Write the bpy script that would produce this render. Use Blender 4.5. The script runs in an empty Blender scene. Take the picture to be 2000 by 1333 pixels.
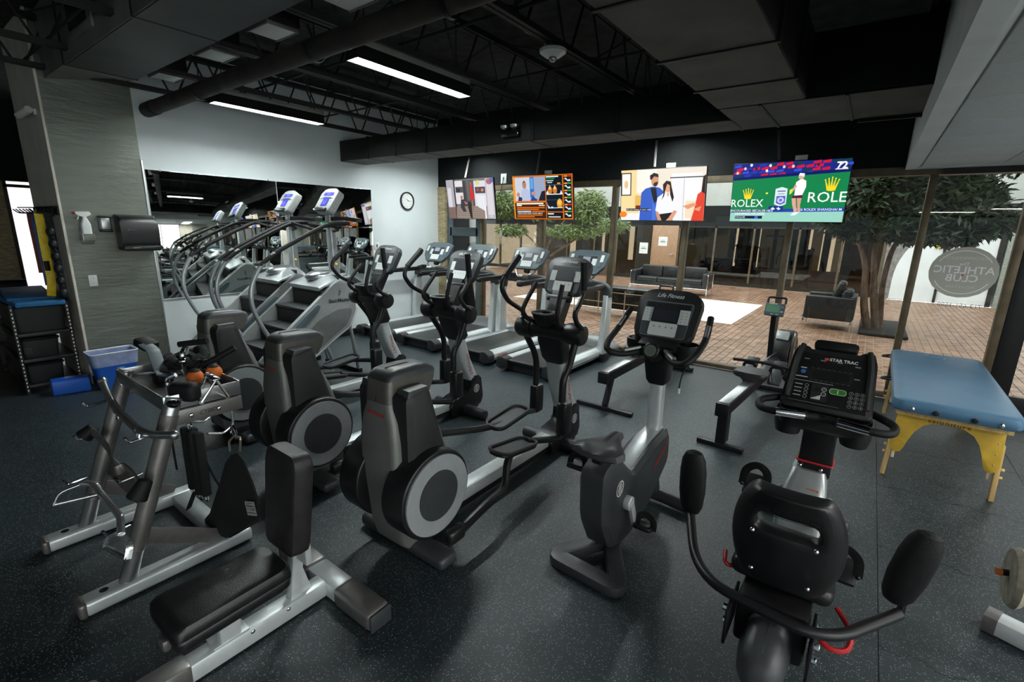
import bpy, bmesh, math, random
from mathutils import Vector as V, Matrix as Mx
from math import pi, sin, cos, radians as rad
random.seed(4)
S = bpy.context.scene
C = S.collection

# ---------------------------------------------------------------- camera
cam_d = bpy.data.cameras.new('camera'); cam = bpy.data.objects.new('camera', cam_d); C.objects.link(cam)
cam_d.sensor_width = 36.0; cam_d.lens = 16.663; cam_d.clip_start = .05; cam_d.clip_end = 200
def cam_matrix(yaw, pitch, roll, loc):
    f = V((-sin(yaw)*cos(pitch), cos(yaw)*cos(pitch), -sin(pitch)))
    r = V((cos(yaw), sin(yaw), 0)); d = f.cross(r)
    c, s = cos(roll), sin(roll)
    r2 = c*r + s*d; d2 = -s*r + c*d
    m = Mx.Identity(4)
    for i in range(3):
        m[i][0] = r2[i]; m[i][1] = -d2[i]; m[i][2] = -f[i]; m[i][3] = loc[i]
    return m
cam.matrix_world = cam_matrix(rad(36.43), rad(13.357), rad(-1.379), (0, 0, 1.8))
S.camera = cam

# ---------------------------------------------------------------- world and exposure
W = bpy.data.worlds.new('sky'); S.world = W; W.use_nodes = True
wn = W.node_tree.nodes; bg = wn.get('Background') or wn.new('ShaderNodeBackground')
bg.inputs[0].default_value = (.90, .96, 1.0, 1); bg.inputs[1].default_value = 1.9
S.view_settings.view_transform = 'Standard'; S.view_settings.look = 'None'
S.view_settings.exposure = 1.25; S.view_settings.gamma = 1.0; S.view_settings.use_curve_mapping = False

# ---------------------------------------------------------------- materials
def srgb(c):
    return tuple((x/255/12.92 if x/255 <= .04045 else ((x/255+.055)/1.055)**2.4) for x in c)
def mat(name, col, rough=.5, metal=0., var=.12, scale=25., bump=0., bscale=None, coat=0., spec=.5, emit=None, stretch=None):
    m = bpy.data.materials.new(name); m.use_nodes = True
    nt = m.node_tree; b = nt.nodes['Principled BSDF']; L = nt.links
    tc = nt.nodes.new('ShaderNodeTexCoord'); mp = nt.nodes.new('ShaderNodeMapping')
    if stretch: mp.inputs['Scale'].default_value = stretch
    L.new(tc.outputs['Object'], mp.inputs[0])
    n = nt.nodes.new('ShaderNodeTexNoise'); n.inputs['Scale'].default_value = scale; n.inputs['Detail'].default_value = 3
    L.new(mp.outputs[0], n.inputs['Vector'])
    r = nt.nodes.new('ShaderNodeValToRGB')
    r.color_ramp.elements[0].position = .3; r.color_ramp.elements[1].position = .7
    r.color_ramp.elements[0].color = (*[max(0, c*(1-var)) for c in col], 1)
    r.color_ramp.elements[1].color = (*[min(1, c*(1+var)) for c in col], 1)
    L.new(n.outputs[0], r.inputs[0]); L.new(r.outputs[0], b.inputs['Base Color'])
    b.inputs['Roughness'].default_value = rough; b.inputs['Metallic'].default_value = metal
    b.inputs['Specular IOR Level'].default_value = spec
    if coat: b.inputs['Coat Weight'].default_value = coat; b.inputs['Coat Roughness'].default_value = .1
    if bump:
        n2 = nt.nodes.new('ShaderNodeTexNoise'); n2.inputs['Scale'].default_value = bscale or scale*4; n2.inputs['Detail'].default_value = 2
        L.new(mp.outputs[0], n2.inputs['Vector'])
        bp = nt.nodes.new('ShaderNodeBump'); bp.inputs['Strength'].default_value = bump; bp.inputs['Distance'].default_value = .004
        L.new(n2.outputs[0], bp.inputs['Height']); L.new(bp.outputs[0], b.inputs['Normal'])
    if emit:
        b.inputs['Emission Color'].default_value = (*emit[0], 1); b.inputs['Emission Strength'].default_value = emit[1]
    return m
def print_mat(name, emit=0., rough=.5):
    m = bpy.data.materials.new(name); m.use_nodes = True
    nt = m.node_tree; b = nt.nodes['Principled BSDF']
    a = nt.nodes.new('ShaderNodeVertexColor'); a.layer_name = 'Col'
    if emit:
        b.inputs['Base Color'].default_value = (.01, .01, .01, 1); b.inputs['Specular IOR Level'].default_value = .1
        nt.links.new(a.outputs[0], b.inputs['Emission Color']); b.inputs['Emission Strength'].default_value = emit
    else:
        nt.links.new(a.outputs[0], b.inputs['Base Color'])
    b.inputs['Roughness'].default_value = rough
    return m
class MM: pass
m = MM()
m.print = print_mat('flat_print'); m.screen = print_mat('lit_screen', .48)
m.black = mat('black_plastic', (.008, .009, .010), .36, bump=.15, bscale=300)
m.black2 = mat('black_grained_plastic', (.011, .012, .0135), .48, bump=.3, bscale=400)
m.gloss = mat('gloss_black', (.008, .008, .009), .12)
m.rubber = mat('black_rubber_grip', (.006, .006, .007), .6, bump=.3, bscale=200, spec=.3)
m.metal_black = mat('black_powder_coat', (.010, .010, .012), .42, .2)
m.silver = mat('silver_paint', (.42, .45, .46), .33, .55, var=.06)
m.silver2 = mat('pale_silver_paint', (.60, .64, .65), .35, .4, var=.05)
m.chrome = mat('chrome', (.75, .77, .8), .08, 1., var=.03)
m.polished = mat('polished_steel', (.80, .82, .84), .22, .85, var=.05)
m.steel = mat('brushed_steel', (.42, .43, .44), .28, .9, var=.1)
m.gun = mat('gunmetal_paint', (.19, .183, .178), .38, .6, var=.1)
m.charcoal = mat('charcoal_plastic', (.036, .040, .044), .42, var=.1, bump=.1, bscale=300)
m.slate = mat('slate_blue_grey_plastic', (.075, .10, .115), .42, var=.08)
m.taupe = mat('warm_grey_shroud', (.17, .178, .168), .45, .25, var=.06, bump=.08, bscale=500)
m.bronze = mat('bronze_grey_cap', (.13, .125, .115), .35, .45, var=.08)
m.panelgrey = mat('grey_side_panel', (.33, .345, .345), .4, .25, var=.05)
m.panelgrey2 = mat('darker_grey_inset', (.17, .18, .18), .45, .2, var=.06)
m.greyring = mat('grey_disc', (.28, .30, .31), .5, .1, var=.05)
m.lightkey = mat('pale_key_panel', (.62, .64, .63), .5, var=.04)
m.glass_dark = mat('dark_display', (.006, .007, .009), .08)
m.vinyl = mat('black_vinyl_pad', (.010, .011, .012), .36, bump=.25, bscale=220, var=.2)
m.vinyl_p = mat('worn_black_vinyl', (.018, .016, .018), .45, bump=.3, bscale=220, var=.3)
m.fabric = mat('black_webbing', (.009, .009, .01), .85, bump=.5, bscale=500)
m.red = mat('red_paint', (.45, .012, .015), .35)
m.orange = mat('orange_foam', (.72, .17, .03), .7, bump=.3)
m.yellow = mat('yellow_band_rubber', (.80, .58, .01), .5)
m.blue = mat('blue_band_rubber', (.02, .09, .27), .5)
m.darkred = mat('dark_red_band_rubber', (.22, .02, .025), .55)
m.bluebin = mat('blue_bin_plastic', (.01, .10, .50), .38, var=.05)
m.bluemat = mat('blue_foam_mat', (.012, .11, .27), .75, var=.1, bump=.3, bscale=80)
m.white = mat('white_plastic', (.75, .77, .76), .4, var=.03)
m.offwhite = mat('off_white_metal', (.6, .6, .57), .5, var=.05)
m.wood = mat('light_beech', (.62, .42, .17), .45, var=.18, scale=6, stretch=(8, 8, 1))
m.ply = mat('yellow_plywood', (.62, .40, .045), .45, var=.12, scale=14)
m.tablevinyl = mat('blue_vinyl', (.075, .18, .30), .42, var=.08, scale=5, bump=.12, bscale=12)
m.leather = mat('dark_leather', (.012, .014, .016), .38, var=.3, scale=12, bump=.2, bscale=60)
m.brass = mat('brass_tube', (.55, .47, .34), .3, .8)
m.bark = mat('tree_bark', (.13, .085, .06), .9, var=.5, scale=18, bump=1., bscale=40, stretch=(1, 1, .3))
m.leaf = mat('dark_green_leaf', (.022, .042, .016), .5, var=.5, scale=3)
m.mirror = mat('mirror_silvering', (.80, .84, .82), .02, 1., var=.005)
m.aluminium = mat('aluminium_trim', (.6, .62, .62), .3, .9, var=.05)

# ---------------------------------------------------------------- mesh builder
def fillet(pts, r, n=5):
    """round the inner corners of an open 3D polyline"""
    pts = [V(p) for p in pts]; out = [pts[0]]
    for i in range(1, len(pts)-1):
        a, b, c = pts[i-1], pts[i], pts[i+1]
        d1 = (a-b); d2 = (c-b); l = min(d1.length*.49, d2.length*.49, r)
        p, q = b+d1.normalized()*l, b+d2.normalized()*l
        for k in range(n+1):
            t = k/n; out.append((1-t)**2*p + 2*t*(1-t)*b + t*t*q)
    out.append(pts[-1]); return out
def rpoly(pts, r, n=4):
    """round the corners of a closed 2D polygon"""
    out = []; N = len(pts)
    for i in range(N):
        a, b, c = V(pts[i-1]), V(pts[i]), V(pts[(i+1) % N])
        rr = r[i] if isinstance(r, (list, tuple)) else r
        d1, d2 = a-b, c-b; l = min(d1.length*.48, d2.length*.48, rr)
        if l < 1e-5: out.append(tuple(b)); continue
        p, q = b+d1.normalized()*l, b+d2.normalized()*l
        for k in range(n+1):
            t = k/n; out.append(tuple((1-t)**2*p + 2*t*(1-t)*b + t*t*q))
    return out
def rrect(w, h, r, n=4, cx=0, cy=0):
    return rpoly([(cx-w/2, cy-h/2), (cx+w/2, cy-h/2), (cx+w/2, cy+h/2), (cx-w/2, cy+h/2)], r, n)
def eul(x=0, y=0, z=0):
    return Mx.Rotation(rad(z), 4, 'Z') @ Mx.Rotation(rad(y), 4, 'Y') @ Mx.Rotation(rad(x), 4, 'X')
class P:
    def __init__(s): s.bm = bmesh.new()
    def _bev(s, verts, bev, seg=2):
        if bev:
            es = list({e for v in verts for e in v.link_edges})
            bmesh.ops.bevel(s.bm, geom=es, offset=bev, segments=seg, affect='EDGES', profile=.5, clamp_overlap=True)
    def box(s, c, d, rot=None, bev=.004, seg=2):
        mt = Mx.Translation(c) @ (rot or Mx.Identity(4)) @ Mx.Diagonal((*d, 1))
        g = bmesh.ops.create_cube(s.bm, size=1, matrix=mt)
        s._bev(g['verts'], min(bev, min(d)*.45), seg); return s
    def cyl(s, a, b, r, r2=None, n=20, bev=0):
        a, b = V(a), V(b); d = b-a
        mt = Mx.Translation((a+b)/2) @ d.to_track_quat('Z', 'Y').to_matrix().to_4x4()
        g = bmesh.ops.create_cone(s.bm, cap_ends=True, segments=n, radius1=r, radius2=r if r2 is None else r2, depth=d.length, matrix=mt)
        if bev:
            ax = d.normalized()
            es = [e for e in {e for v in g['verts'] for e in v.link_edges} if abs((e.verts[0].co-e.verts[1].co).normalized().dot(ax)) < .3]
            bmesh.ops.bevel(s.bm, geom=es, offset=bev, segments=3, affect='EDGES', profile=.5, clamp_overlap=True)
        return s
    def sph(s, c, r, n=16, rot=None):
        r = (r, r, r) if not isinstance(r, (tuple, list)) else r
        bmesh.ops.create_uvsphere(s.bm, u_segments=n, v_segments=max(6, n*2//3), radius=1, matrix=Mx.Translation(c) @ (rot or Mx.Identity(4)) @ Mx.Diagonal((*r, 1)))
        return s
    def tube(s, pts, r, n=10, fil=.04, closed=False, sq=None, cap=True, fn=5):
        """sweep a circle (or sq=(w,h) rectangle-ish) along a polyline"""
        pts = [V(p) for p in pts]
        if closed:
            N = len(pts); q = [pts[-1]]+pts+[pts[0]]
            f = fillet([(q[0]+q[1])/2]+pts+[(pts[-1]+pts[0])/2], fil, fn) if fil else pts
            if fil: f = f[:-1]
            pts = f
        elif fil and len(pts) > 2: pts = fillet(pts, fil, fn)
        q = [pts[0]]
        for p in pts[1:]:
            if (p-q[-1]).length > 1e-5: q.append(p)
        pts = q; N = len(pts); rings = []; up = None
        for i, p in enumerate(pts):
            t = ((pts[(i+1) % N]-pts[i-1]) if closed else (pts[min(i+1, N-1)]-pts[max(i-1, 0)])).normalized()
            if up is None:
                up = V((0, 0, 1)) if abs(t.z) < .9 else V((0, 1, 0))
            up = (up - t*up.dot(t)).normalized(); sd = t.cross(up)
            rr = r(i/(N-1)) if callable(r) else r
            ring = []
            if sq:
                w, h = sq; cr = min(w, h)*.2
                for (x, y) in rrect(w, h, cr, 2): ring.append(s.bm.verts.new(p+sd*x+up*y))
            else:
                for k in range(n):
                    a = 2*pi*k/n; ring.append(s.bm.verts.new(p+sd*(rr*cos(a))+up*(rr*sin(a))))
            rings.append(ring)
        M_ = len(rings[0])
        for i in range(N if closed else N-1):
            A, B = rings[i], rings[(i+1) % N]
            for k in range(M_): s.bm.faces.new((A[k], A[(k+1) % M_], B[(k+1) % M_], B[k]))
        if not closed and cap:
            s.bm.faces.new(rings[0][::-1]); s.bm.faces.new(rings[-1])
        return s
    def prism(s, pts, ax, a, b, bev=.003, seg=2):
        def f(p, t): return {'x': (t, p[0], p[1]), 'y': (p[0], t, p[1]), 'z': (p[0], p[1], t)}[ax]
        q = []
        for p in pts:
            if not q or (V(p)-V(q[-1])).length > 1e-5: q.append(p)
        if (V(q[0])-V(q[-1])).length < 1e-5: q.pop()
        A = [s.bm.verts.new(f(p, a)) for p in q]; B = [s.bm.verts.new(f(p, b)) for p in q]; n = len(q)
        fs = [s.bm.faces.new(A[::-1]), s.bm.faces.new(B)]
        for i in range(n): s.bm.faces.new((A[i], A[(i+1) % n], B[(i+1) % n], B[i]))
        if bev:
            es = list({e for f_ in fs for e in f_.edges})
            bmesh.ops.bevel(s.bm, geom=es, offset=bev, segments=seg, affect='EDGES', profile=.5, clamp_overlap=True)
        return s
    def loft(s, secs, cap=True, closed=True):
        R = [[s.bm.verts.new(p) for p in sec] for sec in secs]; n = len(R[0])
        for A, B in zip(R, R[1:]):
            for k in range(n if closed else n-1): s.bm.faces.new((A[k], A[(k+1) % n], B[(k+1) % n], B[k]))
        if cap: s.bm.faces.new(R[0][::-1]); s.bm.faces.new(R[-1])
        return s
    def lathe(s, prof, o, ax='z', n=24, cap=True):
        R = []
        for (r, h) in prof:
            ring = []
            for k in range(n):
                a = 2*pi*k/n; c, d = r*cos(a), r*sin(a)
                p = {'z': (c, d, h), 'x': (h, c, d), 'y': (d, h, c)}[ax]
                ring.append(s.bm.verts.new(V(o)+V(p)))
            R.append(ring)
        for A, B in zip(R, R[1:]):
            for k in range(n): s.bm.faces.new((A[k], A[(k+1) % n], B[(k+1) % n], B[k]))
        if cap:
            if prof[0][0] > 1e-4: s.bm.faces.new(R[0][::-1])
            if prof[-1][0] > 1e-4: s.bm.faces.new(R[-1])
        return s
    def xf(s, mt):
        s.bm.transform(mt); return s
    def mesh(s, name, material, angle=35, smooth=True):
        bm = s.bm
        bmesh.ops.remove_doubles(bm, verts=bm.verts, dist=1e-6)
        bmesh.ops.recalc_face_normals(bm, faces=bm.faces)
        for f in bm.faces: f.smooth = smooth
        for e in bm.edges:
            if len(e.link_faces) == 2: e.smooth = e.calc_face_angle(0) < rad(angle)
        me = bpy.data.meshes.new(name); bm.to_mesh(me); bm.free()
        if material: me.materials.append(material)
        return me
    def o(s, name, material, parent=None, **k):
        return link(name, s.mesh(name, material), parent, **k)
def link(name, me, parent=None, loc=None, rz=None, label=None, cat=None, group=None, kind=None, mw=None):
    ob = bpy.data.objects.new(name, me); C.objects.link(ob)
    if parent: ob.parent = parent
    if loc is not None: ob.location = loc
    if rz is not None: ob.rotation_euler = (0, 0, rz)
    if mw is not None: ob.matrix_local = mw
    if label: ob['label'] = label
    if cat: ob['category'] = cat
    if group: ob['group'] = group
    if kind: ob['kind'] = kind
    return ob
def thing(name, label, cat, loc=(0, 0, 0), rz=0., group=None):
    return link(name, None, None, loc, rz, label, cat, group)
def dup(root, loc=None, rz=None, label=None, group=None, parent=None):
    r = root.copy(); C.objects.link(r); r.parent = parent
    if loc is not None: r.location = loc
    if rz is not None: r.rotation_euler = (0, 0, rz)
    if label: r['label'] = label
    if group: r['group'] = group
    for ch in root.children: dup(ch, parent=r)
    return r
_tx = {}
def text_geo(body, bold=0., shear=0., sp=1.):
    key = (body, bold, shear, sp)
    if key not in _tx:
        cu = bpy.data.curves.new('t', 'FONT'); cu.body = body; cu.size = 1; cu.offset = bold; cu.shear = shear; cu.space_character = sp
        cu.resolution_u = 2; cu.align_x = 'CENTER'; cu.align_y = 'CENTER'
        ob = bpy.data.objects.new('t', cu); C.objects.link(ob)
        dg = bpy.context.evaluated_depsgraph_get(); me = ob.evaluated_get(dg).to_mesh()
        _tx[key] = ([tuple(v.co) for v in me.vertices], [tuple(p.vertices) for p in me.polygons])
        ob.evaluated_get(dg).to_mesh_clear(); bpy.data.objects.remove(ob); bpy.data.curves.remove(cu)
    return _tx[key]
def pic(name, parent, mw, items, material=None, gap=.0004, flip=False, **k):
    """a flat printed picture: coloured polygons in a plane (x right, y up, normal +z)"""
    vs, fs, cols = [], [], []; z = 0.
    for it in items:
        z += gap
        if it[0] == 'r':
            _, x0, y0, x1, y1, c = it; pts = [(x0, y0), (x1, y0), (x1, y1), (x0, y1)]
        elif it[0] == 'p': pts, c = it[1], it[2]
        elif it[0] == 'e':
            _, cx, cy, rx, ry, c = it; pts = [(cx+rx*cos(2*pi*i/20), cy+ry*sin(2*pi*i/20)) for i in range(20)]
        elif it[0] == 'g':      # ring
            _, cx, cy, rx, ry, w, c = it; b = len(vs); n = 32
            for i in range(n):
                a = 2*pi*i/n
                vs.append((cx+rx*cos(a), cy+ry*sin(a), z)); vs.append((cx+(rx-w)*cos(a), cy+(ry-w)*sin(a), z))
            for i in range(n):
                j = (i+1) % n; fs.append((b+2*i, b+2*j, b+2*j+1, b+2*i+1)); cols.append(c)
            continue
        else:
            _, body, x, y, size, c = it[:6]; o = it[6] if len(it) > 6 else {}
            tv, tf = text_geo(body, o.get('bold', .0), o.get('shear', 0.), o.get('sp', 1.)); b = len(vs); a = o.get('rot', 0.); sx = o.get('sx', 1.)
            for (px, py, _) in tv:
                px *= size*sx; py *= size; vs.append((x+px*cos(a)-py*sin(a), y+px*sin(a)+py*cos(a), z))
            for f in tf: fs.append(tuple(b+i for i in f)); cols.append(c)
            continue
        b = len(vs)
        for p in pts: vs.append((p[0], p[1], z))
        fs.append(tuple(range(b, b+len(pts)))); cols.append(c)
    if flip: vs = [(-x, y, zz) for x, y, zz in vs]; fs = [f[::-1] for f in fs]
    me = bpy.data.meshes.new(name); me.from_pydata(vs, [], fs); me.update()
    at = me.color_attributes.new('Col', 'FLOAT_COLOR', 'CORNER')
    for p, c in zip(me.polygons, cols):
        l = srgb(c)
        for li in p.loop_indices: at.data[li].color = (*l, 1)
    me.materials.append(material or m.print)
    return link(name, me, parent, mw=mw, **k)
def plane_m(o, xa, ya):
    """matrix with origin o, x axis xa, y axis ya, z = x cross y"""
    xa = V(xa).normalized(); ya = V(ya); ya = (ya-xa*ya.dot(xa)).normalized(); za = xa.cross(ya)
    mm = Mx.Identity(4)
    for i in range(3): mm[i][0] = xa[i]; mm[i][1] = ya[i]; mm[i][2] = za[i]; mm[i][3] = o[i]
    return mm
# ================================================================ the setting
m.deck = mat('black_sprayed_deck', (.026, .026, .025), .9, var=.7, scale=7, bump=1., bscale=18)
m.joist = mat('black_painted_steel', (.012, .012, .012), .7)
m.duct_b = mat('black_painted_duct', (.0075, .0075, .007), .6, var=.3, scale=4, spec=.25)
m.duct_liner = mat('lit_look_duct_underside', (.085, .079, .072), .8, var=.3, scale=3, bump=.4, bscale=90)  # black duct's underside: the light falling on it is put into this paler colour
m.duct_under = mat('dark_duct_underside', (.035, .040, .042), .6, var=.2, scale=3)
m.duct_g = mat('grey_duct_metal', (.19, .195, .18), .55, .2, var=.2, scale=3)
m.wallpaint = mat('pale_grey_wall_paint', (.62, .67, .68), .55, var=.03, scale=3, bump=.06, bscale=150)
m.hdr = mat('black_header_paint', (.006, .008, .0085), .7, var=.3, spec=.25)
m.frame = mat('bronze_window_frame', (.135, .105, .065), .45, .4, var=.25, scale=8)
m.frame_d = mat('dark_bronze_frame', (.030, .027, .022), .4, .4, var=.25, scale=8)
m.beige = mat('beige_column_paint', (.70, .66, .57), .6, var=.12, scale=4)
m.tilewhite = mat('white_ceiling_tile', (.72, .76, .75), .85, var=.05, scale=60, bump=.5, bscale=260)
m.soffit = mat('white_soffit_paint', (.72, .75, .74), .7, var=.05, scale=5)
m.plaster = mat('grey_plaster', (.42, .44, .42), .8, var=.08, scale=2)
m.tan = mat('tan_brick', (.36, .29, .17), .9, var=.35, scale=9, bump=.6, bscale=40, stretch=(1, 1, 4))
m.stone = mat('grey_stone', (.22, .21, .20), .8, var=.3, scale=9)
m.woodwall = mat('dark_wood_panel', (.085, .055, .035), .5, var=.35, scale=6, stretch=(9, 9, .5))
m.doorwood = mat('oak_door_veneer', (.36, .215, .125), .5, var=.25, scale=9, stretch=(8, 8, .7))
m.mortar = mat('pale_mortar', (.46, .38, .29), .9)
m.tile_base = mat('dark_subfloor', (.008, .009, .010), .9)

def rubber_floor():
    mt = bpy.data.materials.new('speckled_rubber_floor'); mt.use_nodes = True
    nt = mt.node_tree; L = nt.links; b = nt.nodes['Principled BSDF']
    tc = nt.nodes.new('ShaderNodeTexCoord')
    v = nt.nodes.new('ShaderNodeTexVoronoi'); v.inputs['Scale'].default_value = 120; L.new(tc.outputs['Object'], v.inputs['Vector'])
    r = nt.nodes.new('ShaderNodeValToRGB'); e = r.color_ramp.elements
    e[0].position = .17; e[0].color = (1, 1, 1, 1); e[1].position = .30; e[1].color = (0, 0, 0, 1)
    L.new(v.outputs['Distance'], r.inputs[0])
    sp = nt.nodes.new('ShaderNodeSeparateColor'); L.new(v.outputs['Color'], sp.inputs[0])
    th = nt.nodes.new('ShaderNodeMath'); th.operation = 'GREATER_THAN'; th.inputs[1].default_value = .38; L.new(sp.outputs[0], th.inputs[0])
    mu = nt.nodes.new('ShaderNodeMath'); mu.operation = 'MULTIPLY'; L.new(r.outputs[0], mu.inputs[0]); L.new(th.outputs[0], mu.inputs[1])
    n = nt.nodes.new('ShaderNodeTexNoise'); n.inputs['Scale'].default_value = 2.2; n.inputs['Detail'].default_value = 6; L.new(tc.outputs['Object'], n.inputs['Vector'])
    r2 = nt.nodes.new('ShaderNodeValToRGB'); e = r2.color_ramp.elements
    e[0].position = .3; e[0].color = (.011, .0185, .0225, 1); e[1].position = .75; e[1].color = (.019, .029, .034, 1)
    L.new(n.outputs[0], r2.inputs[0])
    mx = nt.nodes.new('ShaderNodeMix'); mx.data_type = 'RGBA'; L.new(mu.outputs[0], mx.inputs[0]); L.new(r2.outputs[0], mx.inputs[6]); mx.inputs[7].default_value = (.26, .33, .36, 1)
    L.new(mx.outputs[2], b.inputs['Base Color'])
    n2 = nt.nodes.new('ShaderNodeTexNoise'); n2.inputs['Scale'].default_value = 260; L.new(tc.outputs['Object'], n2.inputs['Vector'])
    bp = nt.nodes.new('ShaderNodeBump'); bp.inputs['Strength'].default_value = .5; bp.inputs['Distance'].default_value = .003; L.new(n2.outputs[0], bp.inputs['Height']); L.new(bp.outputs[0], b.inputs['Normal'])
    b.inputs['Roughness'].default_value = .42; b.inputs['Specular IOR Level'].default_value = .6
    return mt
m.rubberfloor = rubber_floor()
def hammered(name, col, sx, st):
    mt = bpy.data.materials.new(name); mt.use_nodes = True; nt = mt.node_tree; L = nt.links; b = nt.nodes['Principled BSDF']
    tc = nt.nodes.new('ShaderNodeTexCoord'); mp = nt.nodes.new('ShaderNodeMapping'); mp.inputs['Scale'].default_value = sx; L.new(tc.outputs['Object'], mp.inputs[0])
    n = nt.nodes.new('ShaderNodeTexNoise'); n.inputs['Scale'].default_value = 9; n.inputs['Detail'].default_value = 5; n.inputs['Roughness'].default_value = .6; L.new(mp.outputs[0], n.inputs['Vector'])
    r = nt.nodes.new('ShaderNodeValToRGB'); r.color_ramp.elements[0].position = .3; r.color_ramp.elements[1].position = .75
    r.color_ramp.elements[0].color = (*[c*.88 for c in col], 1); r.color_ramp.elements[1].color = (*[c*1.12 for c in col], 1)
    L.new(n.outputs[0], r.inputs[0]); L.new(r.outputs[0], b.inputs['Base Color'])
    bp = nt.nodes.new('ShaderNodeBump'); bp.inputs['Strength'].default_value = st; bp.inputs['Distance'].default_value = .02; L.new(n.outputs[0], bp.inputs['Height']); L.new(bp.outputs[0], b.inputs['Normal'])
    b.inputs['Metallic'].default_value = .55; b.inputs['Roughness'].default_value = .42
    return mt
m.column = hammered('silver_hammered_wallcovering', (.175, .19, .165), (1, .35, 2.2), .3)
m.glitter = hammered('glittering_hammered_panel', (.36, .40, .36), (3, 3, 3), 1.)
def glass(name, tint, ior=1.5, boost=1.):
    mt = bpy.data.materials.new(name); mt.use_nodes = True; nt = mt.node_tree; L = nt.links
    for n in list(nt.nodes):
        if n.type != 'OUTPUT_MATERIAL': nt.nodes.remove(n)
    out = [n for n in nt.nodes if n.type == 'OUTPUT_MATERIAL'][0]
    t = nt.nodes.new('ShaderNodeBsdfTransparent'); t.inputs[0].default_value = (*tint, 1)
    g = nt.nodes.new('ShaderNodeBsdfGlossy'); g.inputs['Roughness'].default_value = .0
    f = nt.nodes.new('ShaderNodeFresnel'); f.inputs[0].default_value = ior
    mu = nt.nodes.new('ShaderNodeMath'); mu.operation = 'MULTIPLY'; mu.inputs[1].default_value = boost; mu.use_clamp = True
    mx = nt.nodes.new('ShaderNodeMixShader'); L.new(f.outputs[0], mu.inputs[0]); L.new(mu.outputs[0], mx.inputs[0]); L.new(t.outputs[0], mx.inputs[1]); L.new(g.outputs[0], mx.inputs[2]); L.new(mx.outputs[0], out.inputs[0])
    return mt
m.pane = glass('clear_window_glass', (.90, .91, .88), boost=1.2)
m.backpane = glass('fill_limiting_glass', (.20, .22, .23))  # tint sets how much fill the added back windows let in
m.farpane = glass('brown_tinted_glass', (.42, .36, .29), boost=1.6)
m.lamp = mat('fluorescent_lens', (.9, .9, .9), .5, emit=((.92, 1., .98), 60.))
m.troffer = mat('lit_ceiling_troffer', (.9, .9, .9), .5, emit=((1., .98, .94), 10.))

def st(name, p, material, parent=None, **k):
    return p.o(name, material, parent, kind=None if parent else 'structure', **k)
def bb(x0, x1, y0, y1, z0, z1, bev=0.):
    return P().box(((x0+x1)/2, (y0+y1)/2, (z0+z1)/2), (x1-x0, y1-y0, z1-z0), bev=bev)

# floor: a dark base with rubber sheets laid on it
floor = st('floor', bb(-12.2, 5.2, -6.2, 6.72, -.05, -.006), m.tile_base)
st('rubber_sheet', bb(-12.2, .3035, -6.2, 6.72, -.006, 0), m.rubberfloor, floor)
def jig(p, q, n, a):
    """jigsaw edge between two points"""
    p, q = V(p), V(q); d = q-p; nn = V((-d.y, d.x)).normalized(); out = []
    for i in range(n):
        t0 = i/n; s = a if i % 2 else -a
        for (u, k) in ((.15, 0), (.2, .6), (.1, 1), (.9, 1), (.8, .6), (.85, 0)):
            out.append(p+d*(t0+u/n)+nn*s*k)
    return out
ys = [-6.2]+[2.44+.9*i for i in range(-9, 5)]+[6.72]
ys = [y for y in ys if y <= 6.72]
xs = [.3065, 1.205, 2.1, 3.0, 5.2]
for i in range(len(xs)-1):
    for j in range(len(ys)-1):
        x0, x1, y0, y1 = xs[i], xs[i+1]-.003, ys[j], ys[j+1]
        e0 = [(v.x, v.y+.0015) for v in jig((x0, y0), (x1, y0), 10, .016)] if j else [(x0, y0), (x1, y0)]
        e1 = [(v.x, v.y-.0015) for v in jig((x0, y1), (x1, y1), 10, .016)] if j < len(ys)-2 else [(x0, y1), (x1, y1)]
        pts = [(x0, e0[0][1])]+e0+[(x1, e0[-1][1])]+[(x1, e1[-1][1])]+e1[::-1]+[(x0, e1[0][1])]
        st('rubber_tile', P().prism(pts, 'z', -.006, 0, bev=0), m.rubberfloor, floor)

# walls
wl = st('wall_left', bb(-6.95, -6.79, 2.03, 6.72, 0, 3.75), m.wallpaint)
st('baseboard_left', bb(-6.79, -6.775, 2.04, 6.6, 0, .1, .003), m.hdr)
st('baseboard_column', bb(-6.745, -6.733, 1.27, 2.03, 0, .09, .002), m.hdr)
col = st('wall_column', bb(-7.95, -6.752, 1.265, 2.03, 0, 3.75), m.beige)
st('wallcovering_panel', bb(-6.752, -6.745, 1.28, 2.022, 0, 3.74), m.column, col)
st('corner_trim', bb(-6.757, -6.737, 1.258, 1.280, 0, 3.74, .002), m.beige, col)
st('corner_trim', bb(-6.757, -6.737, 2.020, 2.036, 0, 2.45, .002), m.aluminium, col)
st('wall_back', bb(-12.2, 5.2, -6.3, -6.2, 2.5, 3.75).box((-3.5, -6.25, .1), (17.4, .1, .2), bev=0)
   .box((-11.6, -6.25, 1.3), (1.2, .1, 2.5), bev=0).box((-7.6, -6.25, 1.3), (.5, .1, 2.5), bev=0).box((-3.9, -6.25, 1.3), (.4, .1, 2.5), bev=0).box((.1, -6.25, 1.3), (.4, .1, 2.5), bev=0).box((4.7, -6.25, 1.3), (1.0, .1, 2.5), bev=0), m.plaster)
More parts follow.
